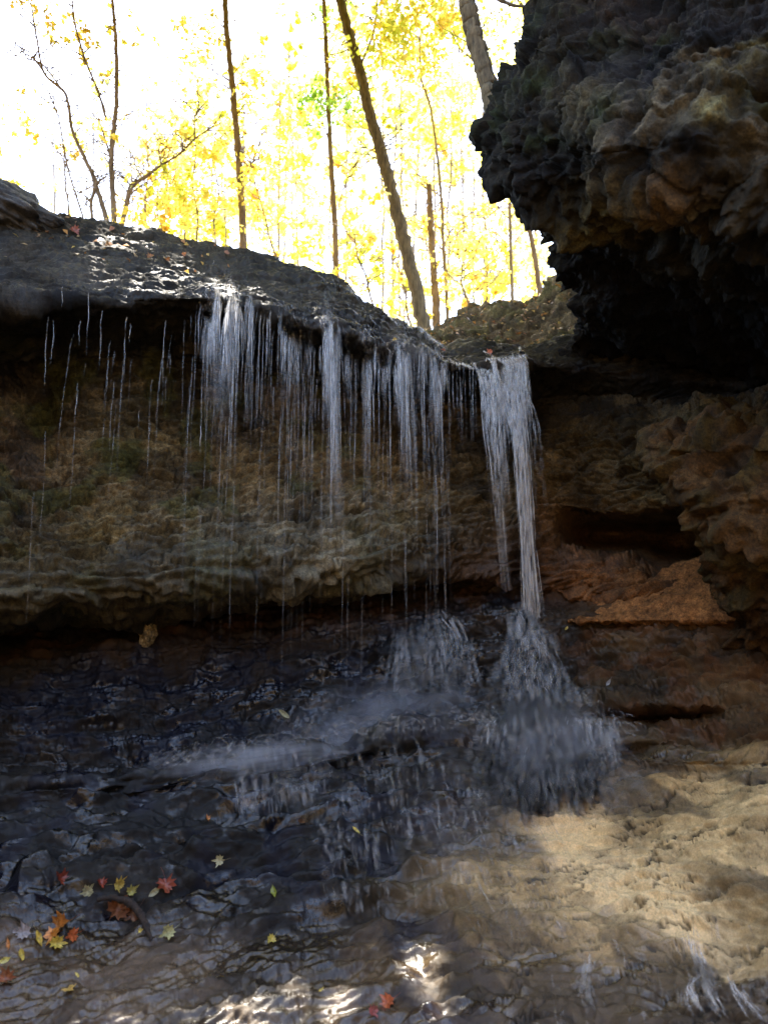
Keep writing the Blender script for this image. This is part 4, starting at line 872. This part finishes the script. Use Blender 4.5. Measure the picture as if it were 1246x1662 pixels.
for xs, ys, n_, wd in (([1118,1126,1140,1158,1178],[1515,1550,1590,1625,1662],60,8),([952,955,946,952,960],[1552,1575,1605,1635,1665],40,7),([1178,1195,1215,1240],[1590,1612,1640,1665],26,7),([1130,1120,1128,1150],[1600,1620,1645,1670],24,7)):
    for _ in range(n_):
        a0 = rw.uniform(0, .5); a1 = min(1, a0 + rw.uniform(.3, .7)); q_ = np.linspace(a0, a1, 6); o_ = rw.normal() * wd
        run(B, [(np.interp(q, np.linspace(0, 1, len(xs)), xs) + o_ * (.15 + q), np.interp(q, np.linspace(0, 1, len(xs)), ys)) for q in q_], rw.uniform(1.6, 5), rw.uniform(.25, .8), lift=.05)
tag(link('running_water', B.mesh('running_water'), M_FILM), 'thin runs of water sliding down the dark and tan slope', 'water', kind='stuff')

B = Bag()
def splash(px, py, n_, pw, al, spread=1.0):
    for _ in range(n_):
        p, nn_ = snap(px + rw.normal() * 9 * spread, py + rw.normal() * 2); v = np.array([rw.normal() * .5, -abs(rw.normal()) * .5, rw.uniform(.5, 1.6)]) * pw; T_ = 2 * v[2] / 9.8
        t0_ = rw.uniform(0, .6) * T_; tt = np.linspace(t0_, t0_ + T_ * rw.uniform(.2, .5), 5)[:, None]
        pa = p + np.array([0, -.02, .015]) + v * tt + np.array([0, 0, -4.9]) * tt**2
        V, Fc = tube(pa, np.array([.2, .8, 1, .8, .2]) * rw.uniform(.002, .007), 4, 1); B.add(V, Fc, fade=np.full(len(V), al * rw.uniform(.4, 1)))
bench = lambda x: float(np.interp(x, [60,200,300,430,550,720,850,980], [1271,1260,1248,1236,1210,1193,1184,1196]))
for x in np.arange(260, 800, 7):
    splash(x, bench(x) - rw.uniform(0, 16), int(16 + 12 * math.exp(-((x - 560) / 160)**2)), 1.1, .30)
for x in np.arange(300, 470, 9): splash(x, bench(x) - 3, 22, .7, .45)
for _ in range(60): splash(rw.uniform(480, 780), rw.uniform(1040, 1190), 16, .9, .22)
for _ in range(50): splash(rw.uniform(520, 860), rw.uniform(1230, 1420), 12, .7, .3)
for _ in range(40): x = rw.uniform(810, 1000); splash(x, 1175 + rw.uniform(-10, 60), 18, 1.1, .38)
for _ in range(8): splash(rw.uniform(820, 870), 1008, 22, .9, .5)
tag(link('splash_drops', B.mesh('splash_drops'), M_MIST), 'drops thrown up where the falling threads strike the bench', 'spray', kind='stuff')

# mist over the bench: fine drops drifting in the air
def puff(name, px, py, dy, size, dens, rot=0.0):
    m, n = new_mat(name); L = n.links.new; out = N(n, 'ShaderNodeOutputMaterial')
    v = N(n, 'ShaderNodeVolumePrincipled'); v.inputs['Color'].default_value = (.86, .9, 1, 1); v.inputs['Anisotropy'].default_value = .1
    tc = N(n, 'ShaderNodeTexCoord'); gr = N(n, 'ShaderNodeVectorMath', operation='LENGTH'); L(tc.outputs['Object'], gr.inputs[0])
    fr_ = N(n, 'ShaderNodeMapRange'); L(gr.outputs['Value'], fr_.inputs[0]); fr_.inputs[1].default_value = 1.0; fr_.inputs[2].default_value = .1; fr_.interpolation_type = 'SMOOTHSTEP'
    nz = N(n, 'ShaderNodeTexNoise'); nz.inputs['Scale'].default_value = 2.4; nz.inputs['Detail'].default_value = 4; nz.inputs['Distortion'].default_value = .6; L(tc.outputs['Object'], nz.inputs[0])
    nr_ = N(n, 'ShaderNodeMapRange'); L(nz.outputs[0], nr_.inputs[0]); nr_.inputs[1].default_value = .40; nr_.inputs[2].default_value = .68
    mu = N(n, 'ShaderNodeMath', operation='MULTIPLY'); L(fr_.outputs[0], mu.inputs[0]); L(nr_.outputs[0], mu.inputs[1])
    m2 = N(n, 'ShaderNodeMath', operation='MULTIPLY'); L(mu.outputs[0], m2.inputs[0]); m2.inputs[1].default_value = dens; L(m2.outputs[0], v.inputs['Density']); L(v.outputs[0], out.inputs['Volume'])
    nu, nv = 24, 14; u = np.linspace(0, 2 * np.pi, nu, endpoint=False); vv = np.linspace(0.02, np.pi - .02, nv)
    A = np.array([[(math.cos(a) * math.sin(b_), math.sin(a) * math.sin(b_), math.cos(b_)) for a in u] for b_ in vv]).reshape(-1, 3)
    i = np.arange(nu * nv).reshape(nv, nu); j = np.roll(i, -1, 1); Fc = np.stack([i[:-1], i[1:], j[1:], j[:-1]], -1).reshape(-1, 4)
    caps = []
    A = np.concatenate([A, [[0, 0, 1], [0, 0, -1]]]); t_ = nu * nv
    F3 = [(t_, i[0, q], i[0, (q + 1) % nu]) for q in range(nu)] + [(t_ + 1, i[-1, (q + 1) % nu], i[-1, q]) for q in range(nu)]
    o_ = link('mist', mesh_np('mist', A, Fc, F3), m); p, _n = snap(px, py); o_.location = p + np.array([0, dy, 0]); o_.scale = size; o_.rotation_euler = (0, rot, 0)
    tag(o_, 'fine mist hanging ' + name, 'mist', kind='stuff')
puff('over the bench left of the fall', 400, 1228, -.15, (1.1, .3, .16), 4.0, rot=-.12)
puff('round the second splash', 600, 1170, -.2, (1.1, .4, .45), 2.6, rot=-.2)
puff('over the foot of the main fall', 890, 1210, -.35, (.70, .4, .55), 1.8)
puff('where the fall first lands', 848, 1015, -.1, (.16, .16, .2), 4.0)
# ================================================================== FALLEN LEAVES
def leaf_mat(name, rough=.35):
    m, n = new_mat(name); L = n.links.new
    out = N(n, 'ShaderNodeOutputMaterial'); at_ = N(n, 'ShaderNodeAttribute', attribute_name='col'); p = N(n, 'ShaderNodeBsdfPrincipled'); p.inputs['Roughness'].default_value = rough
    nz = N(n, 'ShaderNodeTexNoise'); nz.inputs['Scale'].default_value = 60; nz.inputs['Detail'].default_value = 4; tc = N(n, 'ShaderNodeTexCoord'); L(tc.outputs['Object'], nz.inputs[0])
    r1 = N(n, 'ShaderNodeMapRange'); L(nz.outputs[0], r1.inputs[0]); r1.inputs[1].default_value = .35; r1.inputs[2].default_value = .65; r1.inputs[3].default_value = .6; r1.inputs[4].default_value = 1.2
    vm = N(n, 'ShaderNodeVectorMath', operation='SCALE'); L(at_.outputs['Color'], vm.inputs[0]); L(r1.outputs[0], vm.inputs['Scale']); L(vm.outputs[0], p.inputs['Base Color'])
    t = N(n, 'ShaderNodeBsdfTranslucent'); L(vm.outputs[0], t.inputs[0]); mx = N(n, 'ShaderNodeMixShader'); mx.inputs[0].default_value = .3; L(p.outputs[0], mx.inputs[1]); L(t.outputs[0], mx.inputs[2]); L(mx.outputs[0], out.inputs[0])
    return m
M_FALLEN = leaf_mat('fallen_leaf')
MAPLE = [(0,-.42),(.10,-.30),(.34,-.36),(.28,-.20),(.52,-.10),(.36,0),(.50,.24),(.27,.20),(.22,.30),(.10,.24),(.12,.40),(0,.62)]
OVAL = [(0,-.5),(.12,-.38),(.22,-.18),(.25,.05),(.19,.28),(.09,.46),(0,.58)]
def leaf_thing(px, py, size, col, label, shape='maple', rot=None, group='fallen leaves on the wet rock', tilt=.25, lift=.012, face=0.0):
    half = MAPLE if shape == 'maple' else OVAL; curl = rw.uniform(.3, 1.1); asp = rw.uniform(.7, 1.05); tw = rw.uniform(-.4, .4)
    out_ = half + [(-x, y) for x, y in half[-2:0:-1]]; n_ = len(out_)
    p, nn = snap(px, py); size = size * .82 * p[1] / F; col = tuple(np.array(col) * rw.uniform(.55, .9))
    rings = []
    V = [(0, 0, 0)]; jl = rw.uniform(.78, 1.15, n_)
    for q in (.35, .7, 1.0):
        for k_, (x, y) in enumerate(out_):
            V.append((x * q * size * asp * (1 + (jl[k_] - 1) * q), y * q * size * (1 + (jl[k_] - 1) * q), size * (curl * abs(x * q)**1.3 + tw * x * y * q + curl * .7 * (y * q)**2 + .05 * math.sin(k_ * 2.1 + px) * q)))
    V = np.array(V); f3 = [(0, 1 + k_, 1 + (k_ + 1) % n_) for k_ in range(n_)]; f4 = []
    for r_ in range(2):
        b_ = 1 + r_ * n_
        for k_ in range(n_): f4.append((b_ + k_, b_ + n_ + k_, b_ + n_ + (k_ + 1) % n_, b_ + (k_ + 1) % n_))
    me = mesh_np('fallen_leaf', V, f4, f3, cols=np.repeat([[*col, 1]], len(V), 0) * np.concatenate([rw.uniform(.8, 1.15, (len(V), 1)).repeat(3, 1), np.ones((len(V), 1))], 1))
    stem_v, stem_f = tube([(0, -.4 * size, .02 * size), (.04 * size, -.65 * size, .05 * size), (.1 * size, -.9 * size, .03 * size)], [.014 * size, .012 * size, .01 * size], 5)
    ob = link('fallen_leaf', me, M_FALLEN)
    st_ = link('stem', mesh_np('stem', stem_v, stem_f, cols=np.repeat([[*(np.array(col) * .6), 1]], len(stem_v), 0)), M_FALLEN, ob)
    nz_ = Vector(nn) * (1 - face) + Vector((0, -1, .35)) * face + Vector((rw.normal(), rw.normal(), rw.normal())) * tilt * .5
    q = nz_.normalized().to_track_quat('Z', 'Y'); rt = rot if rot is not None else rw.uniform(0, 6.28)
    ob.rotation_mode = 'QUATERNION'; ob.rotation_quaternion = q @ Matrix.Rotation(rt, 3, 'Z').to_quaternion()
    ob.location = Vector(p) + Vector(nn) * (lift + size * .08)
    return tag(ob, label, 'leaf', group)
Y_, O_, R_d, P_, G_, B_ = (.80,.62,.12), (.70,.26,.05), (.33,.06,.03), (.62,.56,.30), (.38,.42,.06), (.24,.11,.05)
for a_ in [
 (463,1157,26,P_,'pale cream leaf stuck on the dark wet wall above the mist','oval'),
 (294,1262,14,Y_,'small yellow leaf at the bench edge under the mist'),
 (336,1328,13,O_,'lone orange brown leaf on the dark slope below the bench'),
 (578,1348,18,Y_,'thin yellow leaf lying flat right of the brown leaf on the dark slope','oval'),
 (490,1337,20,B_,'curled brown leaf in the water left of the thin yellow one'),
 (358,1394,24,P_,'pale yellow leaf on the dark slope above the green oval one'),
 (445,1450,23,G_,'green oval leaf on the dark slope','oval'),
 (98,1425,28,R_d,'dark red leaf at the left on the black wet ledge'),
 (140,1450,30,P_,'dull cream leaf left of the leaves above the black stick'),
 (193,1432,30,(.68,.50,.12),'ochre leaf topmost above the black stick'),
 (215,1446,26,(.50,.44,.12),'olive yellow leaf just right of the ochre one above the stick'),
 (160,1432,22,R_d,'small maroon leaf left of the ochre leaf above the stick'),
 (268,1438,42,(.42,.09,.04),'large dark red leaf standing up right of the black stick'),
 (252,1444,24,P_,'pale leaf leaning on the large dark red leaf','oval'),
 (190,1475,48,(.27,.10,.04),'big rusty brown leaf under the upper end of the stick'),
 (216,1480,36,(.22,.09,.04),'brown curled leaf at the knee of the stick'),
 (38,1512,36,(.45,.40,.40),'pale greyish leaf at the left edge of the sunlit rock'),
 (100,1505,46,O_,'bright orange leaf lying topmost of the pile at the left'),
 (84,1520,36,(.78,.30,.05),'orange leaf at the left of the bright pile'),
 (118,1522,34,(.60,.14,.04),'red orange leaf at the right of the bright pile'),
 (90,1535,34,Y_,'golden leaf at the bottom of the bright pile'),
 (60,1525,28,(.85,.60,.08),'yellow leaf sticking out left of the bright pile','oval'),
 (268,1516,36,(.90,.86,.42),'bright pale yellow maple leaf right of the stick'),
 (12,1532,20,O_,'orange leaf cut by the left edge of the picture','oval'),
 (36,1548,24,Y_,'yellow oval leaf low at the left below the pile','oval'),
 (8,1556,20,(.85,.75,.2),'pale yellow oval leaf at the left edge below the orange one','oval'),
 (127,1576,12,Y_,'tiny yellow leaf below the pile','oval'),
 (112,1610,26,(.80,.52,.14),'yellow orange leaf near the bottom left'),
 (12,1592,40,(.40,.13,.05),'dark orange leaf at the left edge near the bottom'),
 (356,1586,40,(.80,.42,.05),'golden orange maple leaf on the wet rock in the lower middle'),
 (358,1576,24,Y_,'yellow leaf lying on the golden orange one','oval'),
 (440,1527,22,Y_,'small yellow leaf with a stem on the wet rock'),
 (628,1628,34,(.62,.16,.06),'red leaf at the bottom under the sun fleck'),
 (605,1642,26,(.45,.12,.10),'dark red leaf beside the red one at the bottom'),
 (230,1512,12,Y_,'tiny yellow leaf just left of the bright pale maple leaf'),
 (523,1608,12,Y_,'tiny yellow leaf near the bottom, left of the sun fleck','oval'),
 (918,1020,13,(.6,.45,.1),'small yellow leaf on the dark rock right of the main fall','oval'),
 (985,1107,14,(.55,.56,.6),'pale grey leaf on the dark rock right of the spray','oval'),
 (40,352,22,O_,'orange leaf on the brow beside the dark boulder'),
 (26,360,14,(.8,.4,.08),'small orange leaf left of the others on the brow'),
 (58,358,26,(.20,.07,.04),'dark brown leaf on the brow right of the orange one'),
 (120,372,26,(.35,.10,.06),'reddish leaf on the crest at the foot of the forked tree'),
 (275,424,14,O_,'orange leaf on the brow left of the first threads of water'),
 (245,418,18,(.5,.22,.07),'rust leaf on the brow left of the orange leaf'),
 (212,420,18,(.4,.2,.08),'dull brown leaf midway on the brow'),
 (176,402,16,(.45,.25,.1),'tan leaf on the brow under the forked tree'),
 (300,414,13,(.5,.2,.07),'small rust leaf on the brow next to the running water'),
 (795,568,16,(.7,.22,.12),'red leaf on the bank behind the notch'),
 (718,568,14,(.6,.2,.1),'small red leaf at the left end of the notch'),
 (905,468,18,(.8,.38,.08),'orange leaf on top of the bank by the overhanging rock'),
 (640,555,11,(.75,.5,.1),'small yellow leaf on the brow among the threads of water'),
]:
    leaf_thing(a_[0], a_[1], a_[2], a_[3], a_[4], a_[5] if len(a_) > 5 else 'maple', face=.38, tilt=.45)
# leaf litter, beyond counting, on the bank and the back of the brow
def litter(name, G, nrm, count, label, size=.05):
    Gf = G.reshape(-1, 3); idx = rw.integers(0, len(Gf), count); nn_ = nrm.reshape(-1, 3)[idx]; nn_ = np.where(nn_[:, 2:3] < 0, -nn_, nn_); p = Gf[idx] + nn_ * .012
    ok = nn_[:, 2] > .25; p = p[ok]; nn_ = nn_[ok]; m_ = len(p)
    a = np.cross(nn_, rw.standard_normal((m_, 3))); a /= np.linalg.norm(a, axis=1, keepdims=True); b = np.cross(nn_, a); s1 = size * rw.uniform(.5, 1.3, (m_, 1))
    up_ = nn_ * s1 * rw.uniform(.05, .5, (m_, 1))
    V = np.stack([p - a * s1 * .5, p + b * s1 * .38 + up_, p + a * s1 * .55 + up_ * .4, p - b * s1 * .36 + up_], 1).reshape(-1, 3)
    pal = np.array([(.45,.20,.05),(.30,.12,.04),(.60,.38,.10),(.22,.12,.06),(.40,.26,.12)])[rw.integers(0, 5, m_)]
    o_ = link(name, mesh_np(name, V, np.arange(len(V)).reshape(-1, 4), smooth=False, cols=np.repeat(np.concatenate([pal, np.ones((m_, 1))], 1), 4, 0)), M_FALLEN)
    tag(o_, label, 'leaf litter', kind='stuff')
litter('leaf_litter', BK, normals(BK), 1500, 'brown leaf litter strewn over the bank behind the notch')
i0 = int(np.argmin(np.abs(T - 1.6))); i1 = int(np.argmin(np.abs(T - 3.1))); PB = P[i0:i1, nL + 60:nL + 380]
litter('leaf_litter', PB, normals(PB), 190, 'scattered brown leaves on the back of the brow at the left', .06)
# the black stick among the leaves
B = Bag(); pts = [(160,1478),(190,1470),(215,1478),(232,1494),(243,1512),(250,1534)]
pp = [snap(x, y)[0] + np.array([0, -.05, .07 + .02 * math.sin(x)]) for x, y in pts]; pp = np.array(pp); pp[1:-1] = (pp[:-2] + pp[1:-1] + pp[2:]) / 3
sp = smooth_path(pp, 6); V, Fc = tube(sp, np.interp(np.linspace(0, 1, len(sp)), [0, .4, .8, 1], [.012, .024, .020, .006]), 9, 4, .3)
st0 = link('stick', mesh_np('stick', V, Fc), bark_material('wet_bark', (.012,.009,.007), (.05,.03,.02), 20)); tag(st0, 'bent black wet stick lying among leaves at the lower left', 'stick')
